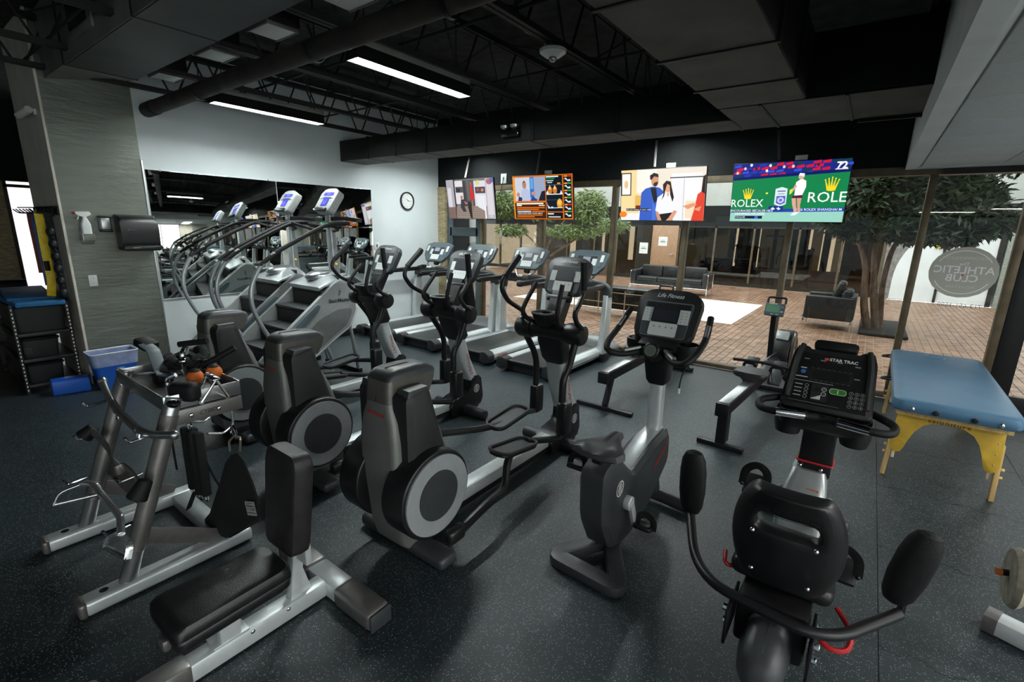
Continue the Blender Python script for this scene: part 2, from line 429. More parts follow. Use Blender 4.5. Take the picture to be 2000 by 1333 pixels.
for i, (a, b) in enumerate(((-11, -7.85), (-7.35, -4.1), (-3.7, -.1), (.3, 4.2))):  # unseen windows added behind the camera for fill light and reflections
    w = st('window_back_fill_%d' % (i+1), bb(a, b, -6.27, -6.23, .2, .25).box(((a+b)/2, -6.25, 2.47), (b-a, .04, .06), bev=0).box(((a+b)/2, -6.25, 1.35), (.05, .04, 2.3), bev=0), m.frame_d)
    st('pane', bb(a, b, -6.253, -6.247, .25, 2.44), m.backpane, w)
st('wall_right', bb(5.2, 5.3, 3.4, 6.78, 0, 3.75).box((5.25, -1.45, 3.12), (.1, 9.7, 1.25), bev=0).box((5.25, -1.45, .05), (.1, 9.7, .1), bev=0), m.beige)
w4 = st('window_added', P().box((5.25, -1.45, 2.47), (.08, 9.7, .06), bev=0), m.frame_d)  # unseen glazing added to brighten the white tile ceiling
for k in range(7): st('mullion', bb(5.21, 5.29, -6.2+1.6*k-.03, -6.2+1.6*k+.03, .1, 2.45), m.frame_d, w4)
st('pane', bb(5.247, 5.253, -6.2, 3.4, .1, 2.45), m.pane, w4)
st('wall_right_column', bb(4.6, 5.2, 4.6, 5.9, 0, 2.53), m.glitter)
# far left: tan brick wall with a bright doorway
wf = st('wall_far', bb(-12.3, -12.2, -6.3, 1.62, 0, 2.4).box((-12.25, .4, 3.1), (.1, 13.4, 1.4), bev=0).box((-12.25, 5.2, 1.2), (.1, 3.6, 2.4), bev=0), m.tan)
st('wall_upper_band', bb(-12.19, -12.17, -6.2, 7, 2.4, 3.75), m.hdr, wf)
st('door_frame', bb(-12.2, -12.1, 1.60, 1.64, 0, 2.4).box((-12.15, 2.4, 2.32), (.1, 1.6, .05), bev=0), m.frame_d, wf)
hall = mat('bright_white_hall_wall', (.86, .86, .88), .7, var=.05, scale=2)
st('wall_hall', bb(-15.2, -15.1, -.5, 6.5, 0, 3).box((-13.7, -.5, 1.5), (3, .1, 3), bev=0).box((-13.7, 6.5, 1.5), (3, .1, 3), bev=0), hall)
st('floor_hall', bb(-15.2, -12.2, -.5, 6.5, -.05, 0), mat('white_hall_floor', (.6, .6, .62), .4))
hl = thing('hall_light_panel', 'bright square ceiling panel in the white hallway beyond the doorway', 'light', (-13.6, 3.6, 2.86))
P().box((0, 0, .04), (1.6, 2.6, .08)).o('housing', m.white, hl); P().box((0, 0, -.005), (1.5, 2.5, .01), bev=0).o('lens', mat('hall_lamp_lens', (.9, .9, .9), .5, emit=((.93, .93, 1), 6.5)), hl)
st('ceiling_hall', bb(-15.2, -12.32, -.4, 6.4, 2.945, 3.03), hall)

# ceiling deck, joists with webs
ceil = st('ceiling', bb(-12.3, 5.3, -6.3, 6.78, 3.72, 3.85), m.deck)
def joist(x, y0, y1):
    j = st('joist', P().box((x-.025, (y0+y1)/2, 3.2), (.035, y1-y0, .04), bev=0).box((x+.025, (y0+y1)/2, 3.2), (.035, y1-y0, .04), bev=0)
           .box((x-.025, (y0+y1)/2, 3.62), (.035, y1-y0, .05), bev=0).box((x+.025, (y0+y1)/2, 3.62), (.035, y1-y0, .05), bev=0), m.joist, ceil)
    w = P(); y = y0; k = 0
    while y < y1-.3:
        w.tube([(x, y, 3.62), (x, y+.19, 3.21), (x, y+.28, 3.21), (x, y+.47, 3.62)], .011, n=5, fil=0); y += .62
    st('web', w, m.joist, j)
for x in (-6.62, -5.72, -4.5, -3.35, -2.2, -1.05, .1): joist(x, -5.9, 6.5)
for y in (1.2, 2.9, 4.1):
    st('bridging_bar', P().tube([(-6.7, y, 3.24), (-5.72, y, 3.24), (-1.0, y, 3.24)], .012, n=5, fil=0).tube([(-6.6, y, 3.6), (-4.5, y, 3.26), (-3.35, y, 3.6), (-2.2, y, 3.26), (-1.05, y, 3.6)], .009, n=5, fil=0), m.joist, ceil)
# black duct along the window wall, its branch and the wider end
dx = thing('supply_duct', 'long black rectangular air duct running above the televisions along the windows', 'duct', (0, 0, 2.75))
segs = [-6.785, -6.1, -5.5, -4.9, -4.1, -3.2, -2.2, -1.14]
for a, b in zip(segs, segs[1:]):
    P().box(((a+b)/2, 4.85, .145), (b-a-.006, .46, .29), bev=.004).o('duct_section', m.duct_b, dx)
    P().box(((a+b)/2, 4.85, -.004), (b-a-.02, .45, .006), bev=0).o('underside', m.duct_liner, dx)
    P().box((b, 4.85, .145), (.03, .48, .31), bev=.002).o('seam_flange', m.duct_b, dx)
P().box((-.49, 4.63, .21), (1.3, .9, .41), bev=.004).o('duct_section', m.duct_b, dx); P().box((-.49, 4.63, -.004), (1.28, .88, .006), bev=0).o('underside', m.duct_liner, dx)
for x in (-.84, -.3): P().box((x, 4.63, -.008), (.02, .9, .012), bev=0).o('seam_flange', m.duct_b, dx)
P().box((-.05, 5.07, -.02), (.42, .03, .03)).o('edge_angle', m.duct_b, dx)
dy = thing('branch_duct', 'black duct branch running from the long duct back across the ceiling', 'duct', (-.84, 0, 2.75))
yy = [4.17, 3.6, 2.9, 2.1, 1.2, .2, -1.]
for a, b in zip(yy, yy[1:]):
    P().box((0, (a+b)/2, .2), (.6, a-b-.006, .4)).o('duct_section', m.duct_b, dy)
    P().box((0, (a+b)/2, -.004), (.585, a-b-.03, .006), bev=0).o('underside', m.duct_liner, dy)
    P().box((0, b, .2), (.63, .03, .43), bev=.002).o('seam_flange', m.duct_b, dy)
# grey duct at the left with grille and the tapered end over the column
dg = thing('return_duct', 'grey sheet metal duct with a grille, ending at the silver column', 'duct', (-5.87, 1.57, 3.1))
gs = [0, 1.75, 3.2, 4.55]
for a, b in zip(gs, gs[1:]):
    P().box(((a+b)/2, 0, .3), (b-a-.012, .52, .6)).o('duct_section', m.duct_g, dg)
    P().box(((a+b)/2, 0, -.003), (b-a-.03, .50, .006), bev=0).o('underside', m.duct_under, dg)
    P().box((b, 0, .3), (.02, .535, .615), bev=.002).o('seam_flange', m.duct_b, dg)
P().loft([[(-.012, -.26, 0), (-.012, .26, 0), (-.012, .26, .6), (-.012, -.26, .6)], [(-.86, -.24, .02), (-.86, .40, .14), (-.86, .40, .6), (-.86, -.24, .6)]]).o('tapered_end', m.duct_g, dg)
P().box((-.006, 0, .3), (.02, .535, .615), bev=.002).o('seam_flange', m.duct_b, dg)
gr = P().box((.62, -.265, .33), (.66, .02, .46)).o('grille_frame', m.duct_g, dg)
P().box((.62, -.277, .34), (.46, .006, .34), bev=0).o('grille_mesh', m.duct_b, gr)
for i in range(15): P().box((.40+.0314*i, -.282, .34), (.006, .01, .34), bev=0).o('grille_slat', m.joist, gr)
# round pipe
pp = thing('round_duct_pipe', 'dusty round black pipe hanging under the joists', 'pipe', (-6.77, 2.16, 3.0))
P().cyl((0, 0, 0), (5.4, 0, .02), .07, n=28).o('pipe', mat('dusty_black_pipe', (.034, .029, .024), .8, var=.5, scale=5, bump=.3), pp)
P().cyl((-.01, 0, 0), (.28, 0, 0), .076, n=28, bev=.01).o('end_cap', m.duct_b, pp)
for x in (1.42, 3.37, 4.7):
    P().lathe([(.071, -.015), (.078, -.015), (.078, .015), (.071, .015)], (x, 0, 0), 'x', 28, cap=False).o('collar', m.metal_black, pp)
    P().cyl((x, 0, .065), (x, 0, .6), .006, n=6).o('hanger_rod', m.metal_black, pp)
# square diffusers on taps off the grey duct
for i, x in enumerate((-5.96, -4.83, -3.88, -2.93)):
    t = thing('air_diffuser', 'square pale ceiling diffuser on a black box beside the grey duct', 'vent', (x, 2.12, 3.2), 0, 'square diffusers beside the grey duct')
    P().box((0, 0, .15), (.36, .24, .26)).o('tap_box', m.duct_b, t)
    P().box((0, 0, .012), (.30, .22, .02)).o('diffuser_plate', m.white, t)
    P().box((0, .115, .01), (.31, .012, .03)).box((0, -.115, .01), (.31, .012, .03)).box((.152, 0, .01), (.012, .23, .03)).o('rim', m.duct_g, t)
# fluorescent fixtures
for i, (x, y, lab) in enumerate(((-3.32, 3.03, 'lit fluorescent strip fixture hanging in front of the round white sensor'), (-5.72, 3.03, 'lit fluorescent strip fixture hanging close to the mirror wall'), (-5.72, 5.74, 'lit fluorescent strip fixture behind the long black duct, above the corner treadmills'), (-2.2, 5.74, 'lit fluorescent strip fixture behind the long black duct, above the rowing machines'))):
    t = thing('fluorescent_fixture', lab, 'light', (x, y, 3.02 if y > 5 else 3.0), 0, 'fluorescent strips')
    P().prism([(-.075, 0), (-.06, .1), (.06, .1), (.075, 0), (.068, 0), (.055, .092), (-.055, .092), (-.068, 0)], 'y', -.62, .62, bev=0).o('reflector_housing', m.metal_black, t)
    P().box((0, 0, .125), (.12, 1.26, .045)).o('top_channel', m.duct_g, t)
    P().prism([(-.066, .002), (-.052, .088), (.052, .088), (.066, .002), (.062, .002), (.049, .084), (-.049, .084), (-.062, .002)], 'y', -.615, .615, bev=0).o('reflector_liner', m.white, t)
    P().box((0, 0, .036), (.108, 1.21, .008), bev=0).o('lens', m.lamp, t)
    for s in (-1, 1):
        P().prism([(-.075, 0), (-.06, .1), (.06, .1), (.075, 0)], 'y', s*.622-.003, s*.622+.003, bev=0).o('end_plate', m.metal_black, t)
        P().cyl((0, s*.5, .145), (0, s*.5, .62), .005, n=6).o('hanger', m.metal_black, t)
# white soffit and ceiling tiles at the right
so = st('ceiling_soffit', bb(.15, .24, -6.2, 6.72, 2.5, 3.72), m.soffit)
st('soffit_band', bb(.24, .262, -6.2, 6.58, 2.508, 2.52), m.soffit, so)
sb = st('ceiling_tiles', bb(.24, 5.2, -6.2, 6.72, 2.53, 2.6), m.soffit)
st('edge_angle', bb(.24, 5.2, 6.58, 6.72, 2.5, 2.53), m.soffit, sb)
ty = [6.58, 5.97, 5.36, 4.76, 4.15, 3.54, 2.93, 2.33, 1.72, 1.11, .5, -.11, -.72, -1.33, -1.94, -2.55, -3.16, -3.77, -4.38, -4.99, -5.6, -6.2]
tx = [.27, .865, 2.06, 3.26, 4.46, 5.2]
lit = {(2, 9), (2, 14), (3, 9), (3, 14), (2, 4), (3, 4), (1, 17), (3, 18)}
for i in range(len(tx)-1):
    for j in range(len(ty)-1):
        q = bb(tx[i]+.006, tx[i+1]-.006, ty[j+1]+.005, ty[j]-.005, 2.508, 2.528, .003)
        if (i, j) in lit: continue
        st('ceiling_tile', q, m.tilewhite, sb)
for (i, j) in sorted(lit):
    t = thing('ceiling_troffer', 'lit white panel set into the white tile ceiling', 'light', ((tx[i]+tx[i+1])/2, (ty[j]+ty[j+1])/2, 2.505), 0, 'lit ceiling panels')
    w = tx[i+1]-tx[i]-.03; d = ty[j]-ty[j+1]-.03
    P().box((0, 0, .012), (w, d, .02), bev=0).o('lens', m.troffer, t)
    P().box((w/2, 0, .008), (.02, d+.02, .03)).box((-w/2, 0, .008), (.02, d+.02, .03)).box((0, d/2, .008), (w, .02, .03)).box((0, -d/2, .008), (w, .02, .03)).o('frame', m.white, t)

# window wall
st('wall_front', bb(-6.95, 5.3, 6.72, 6.9, 2.53, 3.75), m.hdr)
win = st('window_1', bb(-6.6, 1.2, 6.73, 6.84, 2.445, 2.53), m.frame)
st('sill', bb(-5.7, 1.2, 6.72, 6.84, 0, .055, .004), m.frame, win)
MX = [-5.72, -4.43, -3.16, -2.09, -.84, .40, 1.15]
for x in MX: st('mullion', bb(x-.032, x+.032, 6.72, 6.84, .05, 2.45, .003), m.frame, win)
for a, b in zip(MX, MX[1:]): st('pane', bb(a+.03, b-.03, 6.778, 6.784, .05, 2.45), m.pane, win)
st('head_strip', bb(.46, 5.2, 6.70, 6.85, 2.44, 2.50), m.frame_d, win)
st('pilaster', bb(-6.79, -6.6, 6.70, 6.9, 0, 2.53), m.tan, win)
d1 = st('door_1', P().box((-6.53, 6.78, 1.22), (.12, .06, 2.44)).box((-5.81, 6.78, 1.22), (.12, .06, 2.44)).box((-6.17, 6.78, 2.36), (.7, .06, .16)).box((-6.17, 6.78, 1.72), (.7, .06, .16)).box((-6.17, 6.78, .14), (.7, .06, .28)), m.slate)
st('pane', bb(-6.48, -5.86, 6.777, 6.783, .25, 2.3), m.pane, d1)
st('push_bar', P().tube([(-6.45, 6.74, 1.0), (-6.45, 6.70, 1.0), (-5.9, 6.70, 1.0), (-5.9, 6.74, 1.0)], .016, fil=.02), m.steel, d1)
d2 = st('door_2', P().box((1.27, 6.78, 1.22), (.17, .09, 2.44)).box((2.3, 6.78, 1.22), (.12, .06, 2.44)).box((1.8, 6.78, 2.38), (1., .06, .12)).box((1.8, 6.78, .12), (1., .06, .24)), m.metal_black)
st('pane', bb(1.35, 2.25, 6.777, 6.783, .23, 2.33), m.pane, d2)
st('door_handle', P().tube([(2.2, 6.75, .9), (2.2, 6.70, .9), (2.2, 6.70, 1.3), (2.2, 6.75, 1.3)], .014, fil=.02), m.steel, d2)
w3 = st('window_3', bb(2.36, 5.2, 6.72, 6.84, 0, .055).box((2.39, 6.78, 1.25), (.06, .12, 2.4), bev=0).box((3.8, 6.78, 1.25), (.06, .12, 2.4), bev=0), m.frame)
st('pane', bb(2.42, 3.77, 6.778, 6.784, .05, 2.45), m.pane, w3); st('pane', bb(3.83, 5.2, 6.778, 6.784, .05, 2.45), m.pane, w3)
# clips along the mirror, mirror itself
mr = thing('wall_mirror', 'large wall mirror behind the stair climbers', 'mirror', (-6.79, 2.06, .87))
P().box((.004, .756, .745), (.008, 1.51, 1.49), bev=.001).o('mirror_panel', m.mirror, mr)
P().box((.004, .755, .745), (.008, 1.505, 1.49), bev=.001).xf(Mx.Translation((.004, 1.516, 0)) @ eul(0, 0, -4)).o('mirror_panel', m.mirror, mr)
P().prism([(.0, 1.53), (.004, 1.53), (.10, 3.015), (.0, 3.015)], 'z', .005, 1.485, bev=0).o('mirror_backing', m.hdr, mr)
P().box((.006, 1.515, -.008), (.014, 3.03, .016)).o('bottom_channel', m.aluminium, mr)
for y in (.15, 1.4): P().box((.008, y, 1.495), (.016, .02, .02)).o('clip', m.chrome, mr)
# ================================================================ the courtyard behind the glass
def at(px, py, Y):
    """point on the plane y = Y seen at a pixel of the 2000 x 1333 photograph"""
    d = cam.matrix_world.to_3x3() @ V(((px-1000)/925.75, -(py-666.5)/925.75, -1))
    t = Y/d.y; return V((d.x*t, Y, 1.8+d.z*t))
def brickmat():
    mt = bpy.data.materials.new('red_brown_paver'); mt.use_nodes = True; nt = mt.node_tree; L = nt.links; b = nt.nodes['Principled BSDF']
    g = nt.nodes.new('ShaderNodeNewGeometry'); v = nt.nodes.new('ShaderNodeTexVoronoi'); v.inputs['Scale'].default_value = 7; L.new(g.outputs['Position'], v.inputs['Vector'])
    s = nt.nodes.new('ShaderNodeSeparateColor'); L.new(v.outputs['Color'], s.inputs[0])
    r = nt.nodes.new('ShaderNodeValToRGB'); e = r.color_ramp.elements
    e[0].position = .0; e[0].color = (.16, .085, .05, 1); e[1].position = 1.; e[1].color = (.34, .205, .135, 1)
    L.new(s.outputs[0], r.inputs[0]); L.new(r.outputs[0], b.inputs['Base Color']); b.inputs['Roughness'].default_value = .45
    return mt
m.brick = brickmat()
cf = st('floor_courtyard', bb(-15.5, 4.6, 6.86, 18.2, -.08, -.012), m.mortar)
BW, BL = .112, .225
bm0 = P().box((0, 0, -.006), (BW-.013, BL-.013, .012), bev=.003, seg=1).mesh('brick', m.brick)
near, rest = [], []
ix0, ix1 = int(-14./BW), int(4.4/BW)
for ix in range(ix0, ix1):
    for iy in range(int((18.2-6.88)/BL)):
        x = ix*BW; y = 6.88+BL*(iy+.5)+(BL/2 if ix % 2 else 0)
        if y > 18.05: continue
        (near if (-1.75 < x < .1 and y < 10.6) else rest).append((x, y))
near.sort(key=lambda p: (p[0]+.8)**2*.5+p[1]**2)
rest += near[300:]; near = near[:300]
for (x, y) in near: link('brick', bm0, cf, loc=(x, y, 0))
vs, fs = [], []
for (x, y) in rest:
    a, b, i = (BW-.013)/2, (BL-.013)/2, len(vs)
    vs += [(x-a, y-b, -.012), (x+a, y-b, -.012), (x+a, y+b, -.012), (x-a, y+b, -.012), (x-a, y-b, 0), (x+a, y-b, 0), (x+a, y+b, 0), (x-a, y+b, 0)]
    fs += [(i+4, i+5, i+6, i+7), (i, i+1, i+5, i+4), (i+1, i+2, i+6, i+5), (i+2, i+3, i+7, i+6), (i+3, i, i+4, i+7)]
me = bpy.data.meshes.new('paving_bricks'); me.from_pydata(vs, [], fs); me.materials.append(m.brick)
link('paving_bricks', me, cf, kind='stuff')

# far facade
st('wall_court_far', bb(-15.5, 4.6, 18.2, 18.4, 2.05, 2.75), m.hdr)
st('wall_court_upper', bb(-15.5, 4.6, 18.25, 18.45, 2.75, 6.), m.plaster)
st('wall_court_left', bb(-15.7, -15.5, 6.9, 18.4, 0, 6.), m.plaster)
st('wall_court_right', bb(4.6, 4.8, 6.9, 18.4, 0, 6.), m.plaster)
st('wall_gym_outer', bb(-15.5, -6.79, 6.72, 6.88, 0, 4.).box((-.8, 6.97, 3.6), (12, .1, 2.1), bev=0), m.tan)
fw = st('window_2', bb(-15.5, .35, 18.2, 18.3, 0, .12).box((-7.5, 18.25, 2.02), (15.9, .1, .06), bev=0), m.frame_d)
FX = [-15.4, -14.3, -13.1, -11.85, -10.6, -9.3, -8.3, -7.42, -5.82, -4.54, -3.29, -1.95, -.75, .3]
for x in FX: st('mullion', bb(x-.03, x+.03, 18.2, 18.3, .1, 2.05), m.frame, fw)
for a, b in zip(FX, FX[1:]):
    if a == -7.42: continue
    st('pane', bb(a+.03, b-.03, 18.24, 18.246, .1, 2.03), m.farpane, fw)
st('low_wall', bb(-11.8, -8.4, 18.05, 18.2, 0, .5), m.woodwall, fw)
d3 = st('door_3', bb(-6.84, -5.85, 18.17, 18.22, .02, 2.05, .004), m.doorwood)
st('jamb', bb(-7.42, -6.86, 18.15, 18.3, 0, 2.05), m.frame_d, d3)
st('door_handle', P().cyl((-5.98, 18.17, .98), (-5.98, 18.1, .98), .02).box((-6.03, 18.1, .98), (.12, .02, .025)), m.chrome, d3)
for i, (c, lab) in enumerate((((-7.13, 18.145, 1.18), 'white paper notice taped to the dark door jamb'), ((-6.4, 18.165, 1.46), 'white paper notice taped to the wooden door'))):
    t = thing('paper_notice', lab, 'paper', c)
    P().box((0, 0, 0), (.34, .004, .42 if not i else .34), bev=0).o('sheet', m.white, t)
    pic('print', t, plane_m((0, -.0025, 0), (1, 0, 0), (0, 0, 1)), [('r', -.1, -.03, .1, -.005, (40, 50, 70)), ('r', -.08, .03, .08, .045, (90, 110, 140))])
# far room seen through the tinted glass
st('floor_far_room', bb(-15.5, .6, 18.4, 23.2, -.05, 0), mat('far_room_carpet', (.06, .05, .045), .9))
fb = st('wall_far_room', bb(-15.5, .6, 23.1, 23.2, 2.2, 3).box((-7.5, 23.15, .2), (16, .1, .4), bev=0), m.woodwall)
st('ceiling_far_room', bb(-15.5, .6, 18.45, 23.2, 2.7, 2.75), m.hdr)
cream = mat('cream_wall', (.85, .76, .62), .8)
for i, (a, b, k) in enumerate(((-15.5, -13.3, 0), (-12.9, -11.4, 0), (-11.2, -9.9, 0), (-9.6, -7.9, 0), (-7.8, -4.9, 0), (-4.8, -3.95, 1), (-3.9, -2.9, 2), (-2.85, -2.1, 1), (-2.0, -1.65, 2), (-1.6, -1.35, 0), (-1.2, -.95, 2), (-.9, .6, 0))):
    st('wall_panel', bb(a, b, 23.1, 23.2, .4, 2.2), (m.woodwall, m.frame, cream)[k], fb)
def weight_machine(x, y, lab, s=1):
    t = thing('weight_machine', lab, 'exercise machine', (x, y, 0), rad(15*s))
    P().box((0, 0, .06), (.5, 1.1, .1)).box((0, .5, .8), (.12, .12, 1.5)).o('frame', m.metal_black, t)
    P().box((0, -.1, 1.05), (.62, .12, .75), bev=.05, seg=3).o('back_pad', m.vinyl, t)
    P().box((0, -.35, .5), (.45, .42, .1), bev=.03, seg=3).o('seat_pad', m.vinyl, t)
    P().box((.05, .62, .75), (.34, .2, 1.1)).o('weight_stack', m.metal_black, t)
    for k in (-1, 1): P().tube([(k*.3, .3, 1.35), (k*.52, -.1, 1.3), (k*.55, -.45, 1.0), (k*.5, -.55, .75)], .025).o('press_arm', m.metal_black, t)
weight_machine(-4.0, 20.6, 'dark weight machine behind the tinted glass, next to the wooden door side')
weight_machine(-2.1, 20.3, 'dark weight machine behind the tinted glass, behind the armchair', -1)
t = thing('cable_tower', 'tall thin dark cable tower between the weight machines behind the tinted glass', 'exercise machine', (-3.05, 21.2, 0))
P().box((0, 0, 1.0), (.12, .2, 2.0)).box((0, 0, .04), (.7, .9, .08)).o('mast', m.metal_black, t)
P().box((0, -.1, 1.75), (.7, .06, .06)).tube([(-.3, -.12, 1.72), (-.3, -.2, 1.2)], .012).tube([(.3, -.12, 1.72), (.3, -.2, 1.3)], .012).o('pulley_arm', m.metal_black, t)
# right-hand storefront: stone, white panel with a curved edge, glittering column
st('wall_stone', bb(.35, .95, 18.2, 18.35, 0, 2.05).box((1.9, 18.35, 1.02), (2., .08, 2.05), bev=0), m.stone)
whitep = mat('white_frosted_panel', (.80, .84, .86), .5, var=.06, scale=2)
pts = [(.62+1.1*(1-cos(a)), 2.05*sin(a)*.0+.02+2.0*sin(a)) for a in [rad(6*i) for i in range(16)]]
pts = [(.62, .02)]+[(.62+.95*(1-cos(rad(i*9))), .55+1.45*sin(rad(i*9))) for i in range(11)]+[(2.78, 2.0), (2.78, .02)]
sf = st('wall_storefront', P().prism(pts, 'y', 18.17, 18.25, bev=0), whitep)
st('post', bb(1.62, 1.68, 18.12, 18.18, 0, 2.05), m.frame_d, sf); st('post', bb(2.72, 2.82, 18.12, 18.18, 0, 2.05), m.frame_d, sf)
st('yellow_panel', bb(1.42, 1.6, 18.13, 18.165, 1.55, 2.02), m.yellow, sf)
st('stripe_panel', P().box((2.0, 18.15, 1.75), (.05, .02, .5), bev=0).box((2.12, 18.15, 1.75), (.05, .02, .5), bev=0).box((2.24, 18.15, 1.75), (.05, .02, .5), bev=0), m.darkred, sf)
st('wall_glitter_column', bb(2.86, 3.5, 18.05, 18.3, 0, 2.05), m.glitter)
t = thing('wall_sconce', 'lit white wall sconce high on the grey courtyard wall', 'light', tuple(at(1937, 375, 18.15)))
P().prism([(-.14, -.16), (.14, -.16), (.14, .2), (-.14, .2)], 'y', -.1, .08, bev=.01).o('shade', mat('sconce_shade', (.8, .8, .78), .5, emit=((1, .97, .9), 1.2)), t)
P().box((0, .07, .22), (.3, .06, .03)).o('bracket', m.white, t)

# rug, sofa, armchair, brass rail bench
t = thing('area_rug', 'large off-white patterned rug lying on the brick paving', 'rug', (-4.8, 12, 0))
P().box((0, 0, .006), (5.5, 3.5, .012), bev=.003).o('rug_pile', mat('off_white_rug', (.72, .69, .62), .95, var=.18, scale=3, bump=.5, bscale=30), t)
def cube_sofa(name, lab, cat, loc, rz, w, seats, d=.85, legs=False):
    t = thing(name, lab, cat, loc, rz)
    P().box((0, 0, .27), (w-.2, d-.1, .14), bev=.02).o('seat_base', m.leather, t)
    for i in range(seats):
        sw = (w-.3)/seats; x = -w/2+.15+sw*(i+.5)
        P().box((x, -.06, .40), (sw-.01, d-.22, .14), bev=.04, seg=3).o('seat_cushion', m.leather, t)
        P().box((x, d/2-.17, .62), (sw-.01, .16, .36), eul(-8), bev=.05, seg=3).o('back_cushion', m.leather, t)
    P().box((0, d/2-.05, .46), (w-.06, .1, .46), bev=.03, seg=3).o('back', m.leather, t)
    for s in (-1, 1):
        a = P().box((s*(w/2-.08), 0, .43), (.14, d-.04, .46), bev=.03, seg=3).o('arm', m.leather, t)
        if legs:
            for y in (-d/2+.03, d/2-.03): P().box((s*(w/2-.05), y, .11), (.03, .03, .22)).o('leg', m.chrome, t)
            continue
        P().tube([(s*(w/2-.0), -d/2+.02, .0), (s*(w/2), -d/2+.02, .63), (s*(w/2), d/2-.02, .63), (s*(w/2), d/2-.02, 0)], .014, n=8, fil=.03).o('chrome_frame', m.chrome, a)
        P().tube([(s*(w/2), -d/2+.02, .4), (s*(w/2), d/2-.02, .4)], .01, n=8).tube([(s*(w/2), -d/2+.02, .2), (s*(w/2), d/2-.02, .2)], .01, n=8).o('chrome_bar', m.chrome, a)
    P().tube([(-w/2, -d/2+.01, .22), (w/2, -d/2+.01, .22)], .012, n=8).o('front_bar', m.chrome, t)
    return t
cube_sofa('leather_sofa', 'black leather three-seat sofa with chrome tube frame by the wooden door', 'sofa', (-4.75, 14.5, 0), rad(4), 2.25, 3)
t = cube_sofa('leather_armchair', 'black leather armchair with a cushion, standing beside the tree', 'armchair', (-.5, 11.45, 0), rad(-90), .9, 1, legs=True)
P().box((-.02, .12, .78), (.5, .14, .34), eul(-18), bev=.06, seg=3).o('loose_cushion', m.leather, t)
t = thing('brass_rail_bench', 'low black bench with thin brass rails on the paving by the window', 'bench', (-4.3, 9.4, 0))
P().box((0, .2, .60), (1.9, .45, .05), bev=.01).box((0, .3, .34), (1.8, .05, .44)).o('bench_top', m.leather, t)
for x in (-.9, -.3, .3, .9): P().tube([(x, -.02, 0), (x, -.02, .58)], .012, n=8).o('post', m.brass, t)
for z in (.52, .3): P().tube([(-.92, -.02, z), (.92, -.02, z)], .01, n=8).o('rail', m.brass, t)

# trees
def leaves(name, parent, blobs, n, size, material, seed):
    rng = random.Random(seed); vs, fs = [], []
    for (c, r, w) in blobs:
        for _ in range(int(n*w)):
            d = V((rng.gauss(0, 1), rng.gauss(0, 1), rng.gauss(0, 1))).normalized()*(rng.random()**.45)
            p = V(c)+V((d.x*r[0], d.y*r[1], d.z*r[2]))
            a = V((rng.uniform(-1, 1), rng.uniform(-1, 1), rng.uniform(-.9, .4))).normalized(); q = a.cross(V((rng.uniform(-1, 1), rng.uniform(-1, 1), rng.uniform(-1, 1)))).normalized()
            L_ = size*rng.uniform(.6, 1.4); w_ = L_*.13; i = len(vs)
            vs += [tuple(p), tuple(p+a*L_*.5+q*w_), tuple(p+a*L_), tuple(p+a*L_*.5-q*w_)]; fs.append((i, i+1, i+2, i+3))
    me = bpy.data.meshes.new(name); me.from_pydata(vs, [], fs); me.materials.append(material)
    return link(name, me, parent, kind='stuff')
def ray_blob(o, px, py, Y, rx, ry, rz, w=1.): return (tuple(at(px, py, Y)-V(o)), (rx, ry, rz), w)
o = (.32, 11.6, 0)
t = thing('courtyard_tree', 'leafy tree with three brown trunks in a dark bed beside the armchair', 'tree', o)
for k, (pl, rr) in enumerate((([(1692, 655), (1686, 590), (1692, 520), (1676, 465), (1650, 420)], .055), ([(1708, 655), (1706, 560), (1708, 480), (1730, 400)], .055), ([(1716, 650), (1722, 560), (1742, 485), (1790, 420), (1860, 400)], .045))):
    pts = [at(x, y, 11.55+.12*k)-V(o) for x, y in pl]; pts[0].z = 0.0
    P().tube(pts, lambda u, r=rr: r*(1.25-.7*u), n=10, fil=.25).o('trunk', m.bark, t)
leaves('foliage', t, [ray_blob(o, 1700, 385, 11.6, .9, .9, .55), ray_blob(o, 1790, 380, 11.6, .9, .9, .6), ray_blob(o, 1880, 375, 11.3, .55, .5, .22, .35), ray_blob(o, 1900, 425, 11.3, .6, .6, .35, .5), ray_blob(o, 1660, 400, 11.8, .7, .7, .5), ray_blob(o, 1780, 430, 11.6, .9, .8, .4, .9), ray_blob(o, 1690, 445, 11.8, .55, .6, .22, .5), ray_blob(o, 1850, 455, 11.2, .5, .4, .2, .3), ((.4, 0, 3.4), (1.6, 1.4, .7), 1.)], 6500, .17, m.leaf, 3)
P().box((.09, .35, .03), (.74, 2.0, .06), bev=.02).o('soil_bed', mat('dark_soil', (.015, .013, .010), .95, bump=1.), t)
o = (-5.6, 12.6, 0)
t = thing('slender_tree', 'slender tree with drooping pale green leaves behind the treadmills', 'tree', o)
for pl, rr in (([(1070, 560), (1062, 500), (1080, 460), (1120, 410)], .05), ([(1066, 540), (1050, 480), (1010, 440)], .035), ([(1075, 500), (1150, 450), (1200, 430)], .03)):
    pts = [at(x, y, 12.6)-V(o) for x, y in pl]
    if pl[0][0] == 1070: pts = [V((pts[0].x, 0, 0))]+pts
    P().tube(pts, lambda u, r=rr: r*(1.2-.7*u), n=8, fil=.2).o('trunk', m.bark, t)
